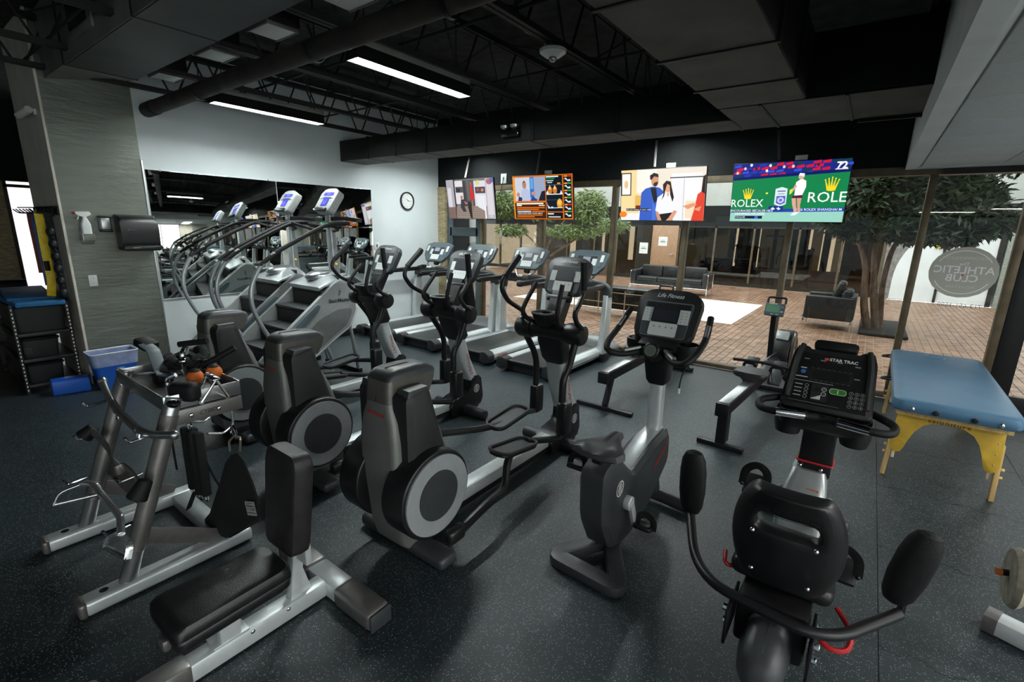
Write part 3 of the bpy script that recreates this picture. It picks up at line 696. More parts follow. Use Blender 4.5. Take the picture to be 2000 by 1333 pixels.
leaves('foliage', t, [ray_blob(o, 985, 400, 12.6, .5, .6, .45), ray_blob(o, 1150, 405, 12.6, .55, .6, .5), ray_blob(o, 1060, 400, 12.8, .7, .6, .5), ray_blob(o, 1000, 450, 12.5, .5, .5, .18, .5), ray_blob(o, 1120, 452, 12.5, .9, .5, .2, .8), ray_blob(o, 1200, 440, 12.5, .4, .5, .2, .4)], 3200, .13, mat('pale_green_leaf', (.16, .22, .08), .5, var=.4, scale=3), 7)
# ================================================================ cardio machines
G_ = (205, 210, 208); D_ = (16, 18, 20); DG = (52, 58, 62)
def console_print(parent, mw, w, h, logo=True, slate=False, dark=(34, 38, 41), extra=()):
    """keys, display and lettering printed on a console face of size w x h"""
    it = []
    iw, ih = w*.80, h*.72; y0 = -h*.44
    it.append(('p', rpoly([(-iw/2*.9, y0), (iw/2*.9, y0), (iw/2, y0+ih), (-iw/2, y0+ih)], .02), (120, 128, 128)))
    it.append(('p', rpoly([(-iw/2*.885, y0+.004), (iw/2*.885, y0+.004), (iw/2-.004, y0+ih-.004), (-iw/2+.004, y0+ih-.004)], .018), (66, 73, 77) if not slate else (70, 88, 96)))
    it.append(('r', -iw*.44, y0+ih*.82, iw*.44, y0+ih*.96, dark))
    for k in range(4): it.append(('r', -iw*.25+k*iw*.13, y0+ih*.85, -iw*.25+k*iw*.13+.001, y0+ih*.95, (90, 98, 104)))
    for s in (-1, 1):
        it.append(('r', s*iw*.26, y0+ih*.40, s*iw*.46, y0+ih*.80, G_))
        for a in range(2):
            for b in range(4): it.append(('r', s*iw*.36-iw*.06+a*iw*.09, y0+ih*(.46+.085*b), s*iw*.36-iw*.06+a*iw*.09+iw*.03, y0+ih*(.475+.085*b), (110, 116, 118)))
    it.append(('p', rpoly([(-iw*.28, y0+ih*.02), (iw*.28, y0+ih*.02), (iw*.28, y0+ih*.39), (-iw*.28, y0+ih*.39)], .012), G_))
    for a in range(4): it.append(('p', [(-iw*.2+a*iw*.12, y0+ih*.25), (-iw*.16+a*iw*.12, y0+ih*.25), (-iw*.18+a*iw*.12, y0+ih*.31)], (120, 126, 128)))
    it.append(('r', -iw*.27, y0+ih*.40, iw*.26, y0+ih*.80, (10, 13, 18)))
    it.append(('r', -iw*.24, y0+ih*.44, iw*.23, y0+ih*.76, (24, 32, 44)))
    if logo: it.append(('t', 'Life Fitness', 0, h*.39, h*.115, (220, 224, 226), {'shear': .35, 'bold': .01}))
    return pic('key_panel', parent, mw, it+list(extra))
def ell_pose(t, y, z, s): return (s, y, z)
def elliptical(label, loc):
    t = thing('elliptical_trainer', label, 'elliptical', loc, 0, 'row of elliptical trainers')
    # rear tower
    def sec(z, hw, yr, yf, r=.035): return [(x, y, z) for x, y in rpoly([(-hw, yr), (hw, yr), (hw*.95, yf), (-hw*.95, yf)], r, 3)]
    rs = P().loft([sec(.03, .10, .12, .40), sec(.10, .125, .05, .42), sec(.25, .14, .015, .42), sec(.5, .148, -.012, .40), sec(.72, .142, -.012, .33), sec(.83, .125, -.005, .28), sec(.90, .098, 0, .26), sec(.925, .095, .0, .26)]).o('rear_shroud', m.taupe, t)
    pic('logo', rs, plane_m((0, -.006, .865), (1, 0, 0), (0, .04, 1)), [('t', 'Life Fitness', .0, 0, .03, (205, 40, 34), {'shear': .35, 'bold': .02})])
    cap = P().loft([sec(.927, .096, .0, .30), sec(1.0, .093, .004, .34), sec(1.04, .091, .012, .345, .03)]).o('cap_band', m.bronze, t)
    P().loft([sec(1.04, .0915, .011, .346, .03), sec(1.06, .088, .02, .335, .03), sec(1.08, .08, .045, .30, .03), sec(1.09, .068, .075, .22, .03)]).o('cap_top', m.charcoal, cap)
    P().prism([(-.003, .93), (.012, 1.03), (.07, 1.094), (.2, 1.094), (.3, 1.078), (.3, 1.07), (.2, 1.085), (.07, 1.085), (.02, 1.025), (.006, .93)], 'x', -.0015, .0015, bev=0).o('seam', m.black, cap)
    for s in (-1, 1):
        pod = P().loft([[(s*x, y, z) for (y, z) in rpoly(pp_, .035, 4)] for x, pp_ in (
            (.098, [(.035, .34), (.028, .98), (.2, 1.0), (.34, .52), (.40, .36)]),
            (.185, [(.045, .34), (.038, .975), (.19, .995), (.33, .52), (.39, .36)]),
            (.20, [(.07, .36), (.062, .95), (.175, .975), (.305, .52), (.36, .38)]))]).o('side_pod', m.black2, t)
        P().prism([(.045, .955), (.06, 1.004), (.185, 1.006), (.2, .955), (.12, .975)], 'x', s*.105, s*.186, bev=.006).o('pod_top', m.charcoal, pod)
        P().cyl((s*.1, .17, .42), (s*.262, .17, .42), .245, n=40, bev=.012).o('wheel_housing', m.black, t)
        d = P().cyl((s*.262, .17, .42), (s*.272, .17, .42), .222, n=40).o('crank_disc', m.greyring, t)
        P().cyl((s*.272, .17, .42), (s*.277, .17, .42), .138, n=32).o('disc_hub', m.charcoal, d)
    # base
    P().box((0, 1.05, .13), (.115, 1.66, .085), bev=.012).o('main_rail', m.silver2, t)
    P().box((0, 1.05, .065), (.10, 1.60, .05), bev=.008).o('rail_channel', m.black, t)
    P().box((0, .35, .1), (.2, .34, .14), bev=.03).o('rail_socket', m.black, t)
    P().box((0, .17, .05), (.70, .13, .075), bev=.03, seg=3).o('rear_stabilizer', m.charcoal, t)
    P().cyl((-.33, 1.82, .05), (.33, 1.82, .05), .05, n=16, bev=.02).o('front_stabilizer', m.charcoal, t)
    P().prism(rpoly([(1.62, .02), (2.02, .03), (2.07, .12), (2.03, .36), (1.90, .37), (1.88, .22), (1.70, .19), (1.6, .15)], .03), 'x', -.085, .085, bev=.02).o('front_base', m.black, t)
    for s in (-1, 1): pic('logo', t, plane_m((s*.087, 1.965, .23), (0, s, 0), (0, 0, 1)), [('g', 0, 0, .042, .042, .006, G_), ('p', [(-.012, -.032), (.0, -.032), (.012, .032), (0, .032)], G_), ('p', [(.008, -.03), (.016, -.03), (.026, .018), (.018, .018)], G_), ('p', [(-.026, -.018), (-.018, -.018), (-.008, .03), (-.016, .03)], G_)])
    P().loft([[(x, y, z) for x, y in rrect(w, d, .03, 3, 0, yc)] for z, w, d, yc in ((.33, .165, .13, 1.94), (.55, .16, .12, 1.83), (.80, .15, .11, 1.755))]).o('post', m.silver2, t)
    pic('lettering', t, plane_m((.082, 1.86, .5), (0, -.3, 1), (0, -1, -.3)), [('t', 'LifeFitness', 0, 0, .055, (150, 34, 28), {'shear': .3})])
    P().loft([[(x, y, z) for x, y in rrect(w, d, .03, 3, 0, yc)] for z, w, d, yc in ((.76, .15, .12, 1.77), (.80, .2, .15, 1.76), (.95, .22, .15, 1.70), (1.05, .18, .14, 1.66))]).o('hub_housing', m.black, t)
    P().cyl((-.18, 1.65, 1.04), (.18, 1.65, 1.04), .066, n=24, bev=.01).o('hub_tube', m.black, t)
    for s in (-1, 1): P().lathe([(.03, 0), (.078, .0), (.084, .03), (.084, .11), (.070, .135), (.02, .14)], (s*.16, 1.65, 1.04), 'x', 24).o('hub_sleeve', m.black, t) if s > 0 else P().lathe([(.03, 0), (.078, 0), (.084, -.03), (.084, -.11), (.070, -.135), (.02, -.14)], (s*.16, 1.65, 1.04), 'x', 24).o('hub_sleeve', m.black, t)
    # moving arms
    for s, low, up, box in ((1, [(1.63, 1.0), (1.55, .82), (1.47, .74), (1.47, .56)], [(1.66, 1.08), (1.55, 1.14), (1.5, 1.22), (1.58, 1.29), (1.63, 1.36), (1.6, 1.56)], 1.50), (-1, [(1.66, .98), (1.80, .80), (1.84, .70), (1.84, .50)], [(1.68, 1.08), (1.69, 1.15), (1.47, 1.26), (1.39, 1.36), (1.41, 1.43), (1.6, 1.57)], 1.85)):
        a = P().tube([(s*.24, y, z) for y, z in low], .027, n=12, fil=.08).o('swing_arm', m.metal_black, t)
        zb = .42 if s > 0 else .37
        P().box((s*.24, box+.01, zb), (.085, .11, .25), bev=.02, seg=3).o('arm_joint', m.black, a)
        u = P().tube([(s*.235, 1.65, 1.05)]+[(s*.285, y, z) for y, z in up], .019, n=10, fil=.05).o('upper_handle', m.metal_black, t)
        g1, g2 = up[-2], up[-1]
        P().tube([(s*.285, g1[0]+(g2[0]-g1[0])*.1, g1[1]+(g2[1]-g1[1])*.1), (s*.285, g2[0]+.004, g2[1]+.02)], .025, n=10).o('grip', m.rubber, u)
        yc, zc = (.97, .345) if s > 0 else (1.36, .345)
        th = -8 if s > 0 else 6
        # pedal tray, link tubes
        Rm = Mx.Translation((s*.17, yc, zc)) @ eul(th)
        p = P().prism(rrect(.165, .40, .07, 5), 'z', 0, .018, bev=.004).xf(Rm).o('pedal', m.black, t)
        q = rrect(.165, .40, .07, 5)
        P().tube([(x, y, .03) for x, y in q], .011, n=6, fil=0, closed=True).xf(Rm).o('pedal_rim', m.black2, p)
        P().prism(rrect(.13, .35, .05, 4), 'z', .018, .022, bev=0).xf(Rm).o('tread', m.charcoal, p)
        if s > 0: pts = [(.32, .25, .16), (.30, .55, .20), (.25, .78, .17), (.20, .86, .30), (.17, .95, .335)]
        else: pts = [(-.32, .22, .62), (-.29, .7, .42), (-.22, 1.1, .34), (-.17, 1.3, .335)]
        P().tube(pts, .026, n=10, fil=.08).o('link_tube', m.metal_black, t)
        P().box((s*.31, pts[0][1]-.0, pts[0][2]), (.07, .13, .09), bev=.03, seg=3).o('link_joint', m.black, t)
        P().tube([(s*.17, yc+.16, zc), (s*.20, yc+.33, zc-.04), (s*.235, box-.02, .26), (s*.24, box, .34)], .024, n=10, fil=.08).o('front_link', m.metal_black, t)
    # fixed inner handles, cup tray, console
    P().tube([(-.1, 1.66, 1.09), (-.15, 1.55, 1.12), (-.16, 1.49, 1.19), (-.16, 1.53, 1.25), (-.16, 1.67, 1.39)], .018, fil=.05).o('fixed_handle', m.rubber, t)
    P().tube([(.1, 1.62, 1.08), (.14, 1.52, 1.11), (.15, 1.485, 1.18), (.15, 1.50, 1.26), (.15, 1.55, 1.41)], .018, fil=.05).o('fixed_handle', m.rubber, t)
    cup = P().loft([[(x, y, z) for x, y in rrect(w, d, .045, 4, -.02, yc)] for z, w, d, yc in ((1.08, .11, .10, 1.60), (1.18, .155, .15, 1.575), (1.185, .155, .15, 1.575), (1.18, .135, .13, 1.575), (1.11, .10, .09, 1.60))]).o('cup_tray', m.black, t)
    P().tube([(x, y, 1.186) for x, y in rrect(.15, .145, .045, 4, -.02, 1.575)], .008, n=6, fil=0, closed=True).o('tray_rim', mat('grey_rim', (.18, .19, .18), .5), cup)
    P().prism(rpoly([(1.60, 1.06), (1.72, 1.06), (1.86, 1.30), (1.92, 1.42), (1.86, 1.44), (1.78, 1.33), (1.66, 1.14)], .02), 'x', -.07, .07, bev=.015).o('console_neck', m.black, t)
    Cm = Mx.Translation((0, 1.85, 1.445)) @ eul(64)
    outl = rpoly([(-.165, -.15), (.165, -.15), (.195, .13), (.10, .162), (-.10, .162), (-.195, .13)], [.05, .05, .05, .03, .03, .05], 4)
    cb = P().prism(outl, 'z', -.055, .0, bev=.014, seg=3).xf(Cm).o('console', m.charcoal, t)
    console_print(cb, Cm @ Mx.Translation((0, 0, .0006)), .37, .30)
    P().box((0, 1.765, 1.275), (.22, .05, .035), eul(64), bev=.012).o('reading_ledge', m.black, cb)
    return t
e1 = elliptical('silver and black elliptical trainer beside the upright exercise bike', (-1.9, 1.42, 0))
dup(e1, (-3.05, 1.47, 0), label='silver and black elliptical trainer in the middle of the row of three')
dup(e1, (-4.22, 1.50, 0), label='silver and black elliptical trainer next to the stair climber')

# ---------------------------------------------------------------- upright bike
def upright_bike():
    t = thing('upright_bike', 'charcoal upright exercise bike with grey post between elliptical and recumbent bike', 'exercise bike', (-.95, 0, 0))
    body = P().loft([[(x, y, z) for y, z in rpoly(pp_, .05, 4)] for x, pp_ in (
        (-.085, [(2.05, .32), (2.03, .58), (2.15, .62), (2.36, .46), (2.70, .525), (2.92, .53), (2.94, .34), (2.62, .15), (2.34, .10), (2.15, .15)]),
        (-.06, [(2.01, .33), (1.995, .62), (2.15, .665), (2.37, .48), (2.68, .555), (2.95, .56), (2.985, .34), (2.64, .11), (2.34, .055), (2.13, .12)]),
        (.06, [(2.01, .33), (1.995, .62), (2.15, .665), (2.37, .48), (2.68, .555), (2.95, .56), (2.985, .34), (2.64, .11), (2.34, .055), (2.13, .12)]),
        (.085, [(2.05, .32), (2.03, .58), (2.15, .62), (2.36, .46), (2.70, .525), (2.92, .53), (2.94, .34), (2.62, .15), (2.34, .10), (2.15, .15)]))]).o('body_shroud', m.charcoal, t)
    P().prism([(2.39, .478), (2.70, .557), (2.90, .562), (2.90, .572), (2.70, .567), (2.385, .486)], 'x', -.05, .05, bev=.003).o('top_strip', m.silver, body)
    pic('logo', body, plane_m((.0865, 2.16, .48), (0, 1, 0), (0, 0, 1)), [('g', 0, 0, .045, .045, .007, G_), ('p', [(-.012, -.034), (.0, -.034), (.012, .034), (0, .034)], G_), ('p', [(.01, -.03), (.018, -.03), (.028, .018), (.02, .018)], G_), ('p', [(-.028, -.018), (-.02, -.018), (-.01, .03), (-.018, .03)], G_)])
    pic('lettering', body, plane_m((.0865, 2.78, .43), (0, 1, .45), (0, -.45, 1)), [('t', 'LifeFitness', 0, 0, .055, (170, 40, 32), {'shear': .3, 'bold': .015})])
    # saddle
    secs = []
    for y, hw, zt, dz in ((1.865, .075, .80, .03), (1.885, .125, .815, .055), (1.94, .14, .82, .065), (2.0, .115, .812, .06), (2.06, .065, .812, .05), (2.12, .04, .815, .045), (2.165, .032, .81, .04), (2.18, .015, .80, .02)):
        secs.append([(hw*a, y, zt-dz*b) for a, b in ((-1, .7), (-.9, .25), (-.6, .0), (-.25, .03), (0, .18), (.25, .03), (.6, .0), (.9, .25), (1, .7), (.6, 1), (-.6, 1))])
    sd = P().loft(secs).xf(Mx.Translation((.02, .07, -.05))).o('saddle', m.charcoal, t)
    P().box((.01, 2.09, .685), (.06, .16, .06), bev=.01).o('saddle_clamp', m.metal_black, t)
    P().tube([(0, 2.08, .68), (0, 2.1, .56)], .03, n=12).o('seat_post', m.steel, t)
    # post and mast
    P().loft([[(x, y, z) for x, y in rrect(w, d, .025, 3, 0, yc)] for z, w, d, yc in ((.50, .085, .095, 2.86), (.93, .085, .085, 2.85))]).o('mast', m.silver2, t)
    P().loft([[(x, y, z) for x, y in rrect(w, d, .025, 3, 0, yc)] for z, w, d, yc in ((.875, .1, .1, 2.85), (.9, .13, .12, 2.85), (1.05, .16, .14, 2.83), (1.12, .2, .16, 2.80))]).o('mast_collar', m.black, t)
    hub = P().cyl((0, 2.66, 1.12), (0, 2.76, 1.08), .05, n=24, bev=.01).o('front_knob', m.black, t)
    pic('badge', hub, plane_m((0, 2.6585, 1.1205), (1, 0, 0), (0, .37, .93)), [('e', 0, 0, .036, .036, (92, 100, 92)), ('g', 0, 0, .03, .03, .002, (130, 138, 128))])
    for s in (-1, 1):
        P().lathe([(.02, 1.03), (.06, 1.04), (.085, 1.1), (.088, 1.145), (.078, 1.145), (.07, 1.1), (.03, 1.06)], (s*.14, 2.86, 0), 'z', 24, cap=False).o('cup_holder', m.black, t)
        P().tube([(s*.05, 2.72, 1.105), (s*.16, 2.62, 1.075), (s*.235, 2.56, 1.10), (s*.265, 2.64, 1.14), (s*.27, 2.80, 1.20), (s*.25, 2.93, 1.31)], .019, n=12, fil=.07).o('handlebar', m.rubber, t)
        P().tube([(s*.075, 2.7, 1.12), (s*.15, 2.635, 1.10)], .014, n=8).o('pulse_sensor', m.steel, t)
        P().tube([(s*.268, 2.79, 1.215), (s*.26, 2.86, 1.27)], .012, n=8).o('pulse_sensor', m.steel, t)
        # cranks and pedals
        cz, cy = (.33, 2.33) if s > 0 else (.35, 2.42)
        pz, py = (.215, 2.31) if s > 0 else (.50, 2.20)
        cr = P().cyl((s*.083, 2.25, .36), (s*.125, 2.25, .36), .04, n=16, bev=.008).tube([(s*.118, 2.25, .36), (s*.125, py, pz)], .02, n=8, sq=(.022, .045)).o('crank', m.silver2, t)
        pd = P().box((s*.185, py, pz), (.10, .12, .03), eul(-20), bev=.01).o('pedal', m.black, cr)
        P().tube([(s*.14, py-.01, pz), (s*.145, py+.0, pz+.055), (s*.19, py+.01, pz+.075), (s*.235, py, pz+.05), (s*.235, py-.01, pz)], .006, n=6, sq=(.035, .006)).o('pedal_strap', m.rubber, pd)
    # console
    Cm = Mx.Translation((0, 2.88, 1.30)) @ eul(62)
    outl = rpoly([(-.175, -.16), (.175, -.16), (.20, .13), (.11, .17), (-.11, .17), (-.20, .13)], [.05, .05, .05, .03, .03, .05], 4)
    cb = P().prism(outl, 'z', -.06, .0, bev=.014, seg=3).xf(Cm).o('console', m.black2, t)
    console_print(cb, Cm @ Mx.Translation((0, 0, .0006)), .385, .32, dark=(14, 17, 24))
    P().box((0, 2.80, 1.135), (.24, .08, .04), eul(30), bev=.012).o('reading_ledge', m.black, cb)
    P().tube([(.12, 2.83, 1.11), (.20, 2.80, 1.08), (.17, 2.74, .98), (.165, 2.74, .9)], .004, n=5).o('cable', m.black, t)
    P().box((.165, 2.74, .885), (.014, .01, .035)).o('plug', m.white, t)
    # feet
    P().tube([(0, 2.30, .06), (-.20, 1.99, .04), (.20, 1.97, .04)], .035, n=10, fil=.06, closed=True, sq=(.09, .06)).o('rear_foot', m.charcoal, t)
    P().box((0, 2.32, .065), (.1, .12, .09), bev=.02).o('foot_neck', m.charcoal, t)
    P().tube([(-.26, 2.93, .05), (0, 2.96, .06), (.26, 2.93, .05)], .045, n=14, fil=.2).o('front_stabilizer', m.charcoal, t)
    P().tube([(0, 2.9, .2), (0, 2.96, .06)], .05, n=12).o('front_neck', m.charcoal, t)
upright_bike()

# ---------------------------------------------------------------- recumbent bike
def recumbent():
    X0 = -.09
    t = thing('recumbent_bike', 'black recumbent exercise bike with red levers and padded side handles', 'exercise bike', (X0, 0, 0))
    P().prism(rrect(.115, .10, .03, 3, 0, .13), 'y', 1.25, 3.05, bev=.004).o('main_rail', m.silver, t)
    P().box((0, 1.3, .045), (.5, .09, .08), bev=.03, seg=3).o('rear_stabilizer', m.charcoal, t)
    P().box((0, 3.35, .045), (.5, .09, .08), bev=.03, seg=3).o('front_stabilizer', m.charcoal, t)
    dome = P().loft([[(x, y, z) for x, z in rpoly([(-hw, .2), (hw, .2), (hw, .2+h*.6), (hw*.55, .2+h), (-hw*.55, .2+h), (-hw, .2+h*.6)], .06, 4)] for y, hw, h in ((1.63, .02, .02), (1.64, .05, .07), (1.68, .074, .12), (1.74, .084, .15), (1.82, .087, .165), (1.88, .087, .17))]).o('rear_cover', m.charcoal, t)
    P().tube([(-.086, 1.88, .22), (-.086, 1.88, .31), (-.045, 1.88, .372), (.045, 1.88, .372), (.086, 1.88, .31), (.086, 1.88, .22)], .008, n=6, fil=.05).o('cover_trim', m.silver, dome)
    P().tube([(0, 1.69, .325), (0, 1.75, .352), (0, 1.87, .372)], .002, n=4).o('seam', m.black, dome)
    P().box((0, 1.98, .29), (.25, .24, .22), bev=.02).o('seat_carriage', m.metal_black, t)
    for s in (-1, 1):
        P().box((s*.14, 1.86, .30), (.012, .2, .16)).o('carriage_plate', m.metal_black, t)
        for (y, z) in ((1.80, .36), (1.85, .26), (1.94, .33)): P().cyl((s*.14, y, z), (s*.165, y, z), .015, n=8, bev=.004).o('bolt', m.chrome, t)
    # seat back: shell with a rounded hand slot
    def bk(u, v, off=0): return (u, 1.93-.12*(v-.45)/.45-off+.10*(abs(u)/.2)**2*.5, v)
    sh = P()
    rows = [(.44, .13), (.48, .165), (.56, .19), (.64, .198), (.72, .193), (.79, .178), (.85, .155), (.885, .135), (.90, .115)]
    bm = sh.bm; cols = [-1, -.8, -.55, -.3, 0, .3, .55, .8, 1]
    F = [[bm.verts.new(bk(hw*c, z, .03 if abs(c) < 1 else .0)) for c in cols] for z, hw in rows]
    B = [[bm.verts.new(V(bk(hw*c, z))+V((0, .045, .01))) for c in cols] for z, hw in rows]
    hole = {(4, 2), (4, 3), (4, 4), (4, 5)}
    nr, nc = len(rows), len(cols)
    for i in range(nr-1):
        for j in range(nc-1):
            if (i, j) in hole:
                for (di, dj, a, b) in ((-1, 0, (i, j), (i, j+1)), (1, 0, (i+1, j), (i+1, j+1)), (0, -1, (i, j), (i+1, j)), (0, 1, (i, j+1), (i+1, j+1))):
                    if (i+di, j+dj) not in hole: bm.faces.new((F[a[0]][a[1]], F[b[0]][b[1]], B[b[0]][b[1]], B[a[0]][a[1]]))
                continue
            bm.faces.new((F[i][j], F[i][j+1], F[i+1][j+1], F[i+1][j])); bm.faces.new((B[i][j], B[i+1][j], B[i+1][j+1], B[i][j+1]))
    for j in range(nc-1):
        bm.faces.new((F[0][j], B[0][j], B[0][j+1], F[0][j+1])); bm.faces.new((F[-1][j], F[-1][j+1], B[-1][j+1], B[-1][j]))
    for i in range(nr-1):
        bm.faces.new((F[i][0], F[i+1][0], B[i+1][0], B[i][0])); bm.faces.new((F[i][-1], B[i][-1], B[i+1][-1], F[i+1][-1]))
    back = sh.o('seat_back', m.black, t)
    sm = back.modifiers.new('round', 'SUBSURF'); sm.levels = 2; sm.render_levels = 2
    pic('embossed_name', back, plane_m((0, 1.772, .842), (1, 0, .0), (0, -.24, 1)), [('g', 0, 0, .105, .022, .003, (8, 8, 9)), ('t', 'STAR TRAC', .0, 0, .030, (7, 7, 8), {'bold': .02, 'sp': 1.1})])
    for (x, z) in ((-.105, .72), (.10, .72), (-.095, .53), (.095, .53)): P().sph((x, 1.885-.12*(z-.45)/.45, z), (.009, .008, .009), 10).o('screw', m.chrome, back)
    P().box((0, 2.16, .44), (.37, .40, .085), bev=.04, seg=3).o('seat_cushion', m.vinyl, t)
    # handle bar wrapping round the seat with foam pads
    P().tube([(-.42, 2.2, .46), (-.33, 1.97, .40), (-.22, 1.84, .40), (.12, 1.80, .40), (.22, 1.86, .40), (.385, 2.08, .43)], .021, n=12, fil=.08).o('side_handle_bar', m.metal_black, t)
    for s, (c, a) in ((-1, ((-.43, 2.21, .62), -3)), (1, ((.395, 2.13, .60), 10))):
        P().tube([(c[0], c[1], c[2]-.19), (c[0], c[1], c[2])], .014, n=8).o('pad_post', m.metal_black, t)
        pad = P().loft([[(r*cos(k*pi/8)*.062, r*sin(k*pi/8)*.04, z) for k in range(16)] for z, r in ((-.165, .3), (-.155, .6), (-.12, .85), (-.04, 1.), (.06, 1.), (.12, .88), (.155, .62), (.165, .3))]).xf(Mx.Translation(c) @ eul(0, a)).o('foam_pad', m.rubber, t)
    P().tube([(.13, 1.92, .34), (.19, 1.87, .315), (.25, 1.90, .315), (.26, 1.98, .34), (.2, 2.04, .38)], .010, n=8, fil=.04).o('seat_lever', m.red, t)
    P().tube([(-.16, 2.04, .39), (-.21, 2.0, .40), (-.22, 2.06, .43)], .009, n=8, fil=.03).o('seat_lever', m.red, t)
    # front shroud, pedals, post
    P().loft([[(x, y, z) for x, y in rpoly([(-hw, y0), (hw, y0), (hw*.8, y1), (-hw*.8, y1)], .05, 4)] for z, hw, y0, y1 in ((.08, .12, 2.75, 3.4), (.30, .12, 2.78, 3.38), (.46, .10, 2.88, 3.28), (.52, .085, 2.94, 3.18))]).o('drive_shroud', m.silver, t)
    pic('warning_label', t, plane_m((.035, 2.862, .42), (1, 0, 0), (0, .35, 1)), [('r', -.03, -.03, .03, .03, (205, 208, 205)), ('r', -.03, .008, .03, .03, (196, 92, 44))])
    for s, y, z in ((-1, 2.62, .5), (1, 2.45, .30)):
        cr = P().tube([(s*.12, 2.95, .38), (s*.15, y, z)], .014, n=8).o('crank', m.steel, t)
        pd = P().box((s*.215, y, z), (.10, .13, .03), eul(30), bev=.01).o('pedal', m.black, cr)
        P().tube([(s*.155, y-.02, z), (s*.16, y-.02, z+.10), (s*.21, y-.03, z+.135), (s*.265, y-.02, z+.09), (s*.27, y-.02, z)], .006, n=6, fil=.05, sq=(.04, .006)).o('pedal_strap', m.rubber, pd)
        P().sph((s*.272, y-.02, z+.0), .012, 8).o('strap_button', m.black, pd)
    P().box((.02, 3.02, .68), (.16, .11, .40), bev=.015).o('post', m.metal_black, t)
    P().tube([(x+.02, y+3.02, .565) for x, y in ((-.085, -.06), (.085, -.06), (.085, .06), (-.085, .06))], .006, n=6, fil=.01, closed=True).o('red_trim', m.red, t)
    for x in (-.045, .055): P().sph((x, 2.962, .535), .012, 10).o('bolt', m.chrome, t)
    # console, tray and handlebars (turned a little towards the rider)
    Cm = Mx.Translation((.02, 2.94, 1.06)) @ eul(52)
    outl = rpoly([(-.205, -.19), (.205, -.19), (.19, .12), (.165, .2), (.13, .165), (-.13, .165), (-.165, .2), (-.19, .12)], [.03, .03, .02, .03, .02, .02, .03, .02], 4)
    cb = P().prism(outl, 'z', -.06, 0, bev=.012, seg=3).xf(Cm).o('console', m.black2, t)
    W_ = (225, 228, 228); it = [('p', [(-.175, -.165), (.175, -.165), (.15, .14), (-.15, .14)], (6, 6, 7))]
    it += [('e', -.03, .115, .012, .008, (196, 70, 60)), ('t', 'STAR TRAC', .045, .115, .024, W_, {'bold': .025})]
    for a, b, c in ((-.12, .08, .075), (-.045, .08, .055), (.03, .08, .07), (.11, .07, .075), (.115, .0, .07)):
        it += [('p', rrect(c, .034, .006, 3, a, b), (30, 31, 33)), ('p', rrect(c-.006, .028, .005, 3, a, b-.001), (3, 3, 4)), ('r', a-.012, b+.02, a+.012, b+.025, (150, 154, 156))]
    it += [('p', rrect(.06, .05, .008, 3, -.125, .025), (18, 19, 21)), ('e', -.125, .022, .012, .012, (40, 110, 170)), ('r', -.14, .042, -.112, .047, W_), ('r', -.155, -.012, -.1, -.006, (170, 174, 176))]
    it += [('p', rrect(.2, .075, .035, 6, 0, .015), (24, 25, 27)), ('p', rrect(.17, .055, .026, 6, 0, .015), (2, 2, 3))]
    for k in range(8): it += [('r', -.09+k*.024, .049, -.078+k*.024, .053, (70, 74, 76)), ('r', -.09+k*.024, -.023, -.078+k*.024, -.019, (70, 74, 76))]
    it += [('r', -.16, -.035, .02, -.032, (150, 154, 156))]
    for k in range(4): it += [('r', -.15, -.06-.022*k, -.115, -.054-.022*k, (150, 154, 156)), ('g', -.095, -.058-.022*k, .009, .009, .0015, (170, 174, 176))]
    it += [('p', rrect(.075, .1, .006, 3, -.035, -.09), (26, 27, 29)), ('r', -.062, -.085, -.035, -.062, (4, 4, 5)), ('g', -.015, -.068, .011, .011, .002, W_), ('g', -.015, -.095, .011, .011, .002, W_), ('t', '+', -.015, -.068, .014, W_), ('t', '-', -.015, -.095, .014, W_)]
    for k in range(6): it.append(('r', -.066+k*.007, -.13, -.061+k*.007, -.125+k*.004, W_))
    it += [('p', rrect(.075, .034, .017, 6, .045, -.07), (150, 190, 140)), ('p', rrect(.067, .027, .013, 6, .045, -.07), (52, 120, 48)), ('r', .043, -.079, .047, -.061, W_)]
    for a in range(3):
        for b in range(4):
            it += [('g', .102+a*.024, -.065-b*.024, .0095, .0095, .0015, (150, 154, 156)), ('t', '123456789*0#'[b*3+a], .102+a*.024, -.065-b*.024, .011, W_)]
    it.append(('r', -.17, -.158, .06, -.156, (120, 124, 126)))
    pic('key_panel', cb, Cm @ Mx.Translation((0, 0, .0006)), it, gap=.0002)
    for s in (-1, 1):
        P().tube([(s*.175, -.14, .008), (s*.165, .1, .012), (s*.15, .185, .004)], .014, n=8, fil=.05).xf(Cm).o('side_rib', m.black, cb)
    P().prism(rrect(.2, .05, .018, 4), 'z', -.03, .012, bev=.006).xf(Cm @ Mx.Translation((.0, .195, .005))).o('device_ledge', m.black, cb)
    tray = P().loft([[(x+.02, y, z) for x, y in rrect(w, d, .07, 5, 0, 2.86)] for z, w, d in ((.80, .25, .12), (.83, .38, .2), (.89, .43, .24), (.90, .42, .23), (.87, .38, .2))]).o('accessory_tray', m.black, t)
    for s in (-1, 1): P().lathe([(.02, .745), (.058, .75), (.07, .80), (.074, .87), (.064, .87), (.05, .78)], (.02+s*.15, 2.88, 0), 'z', 20).o('cup_holder', m.black, tray)
    hb = []
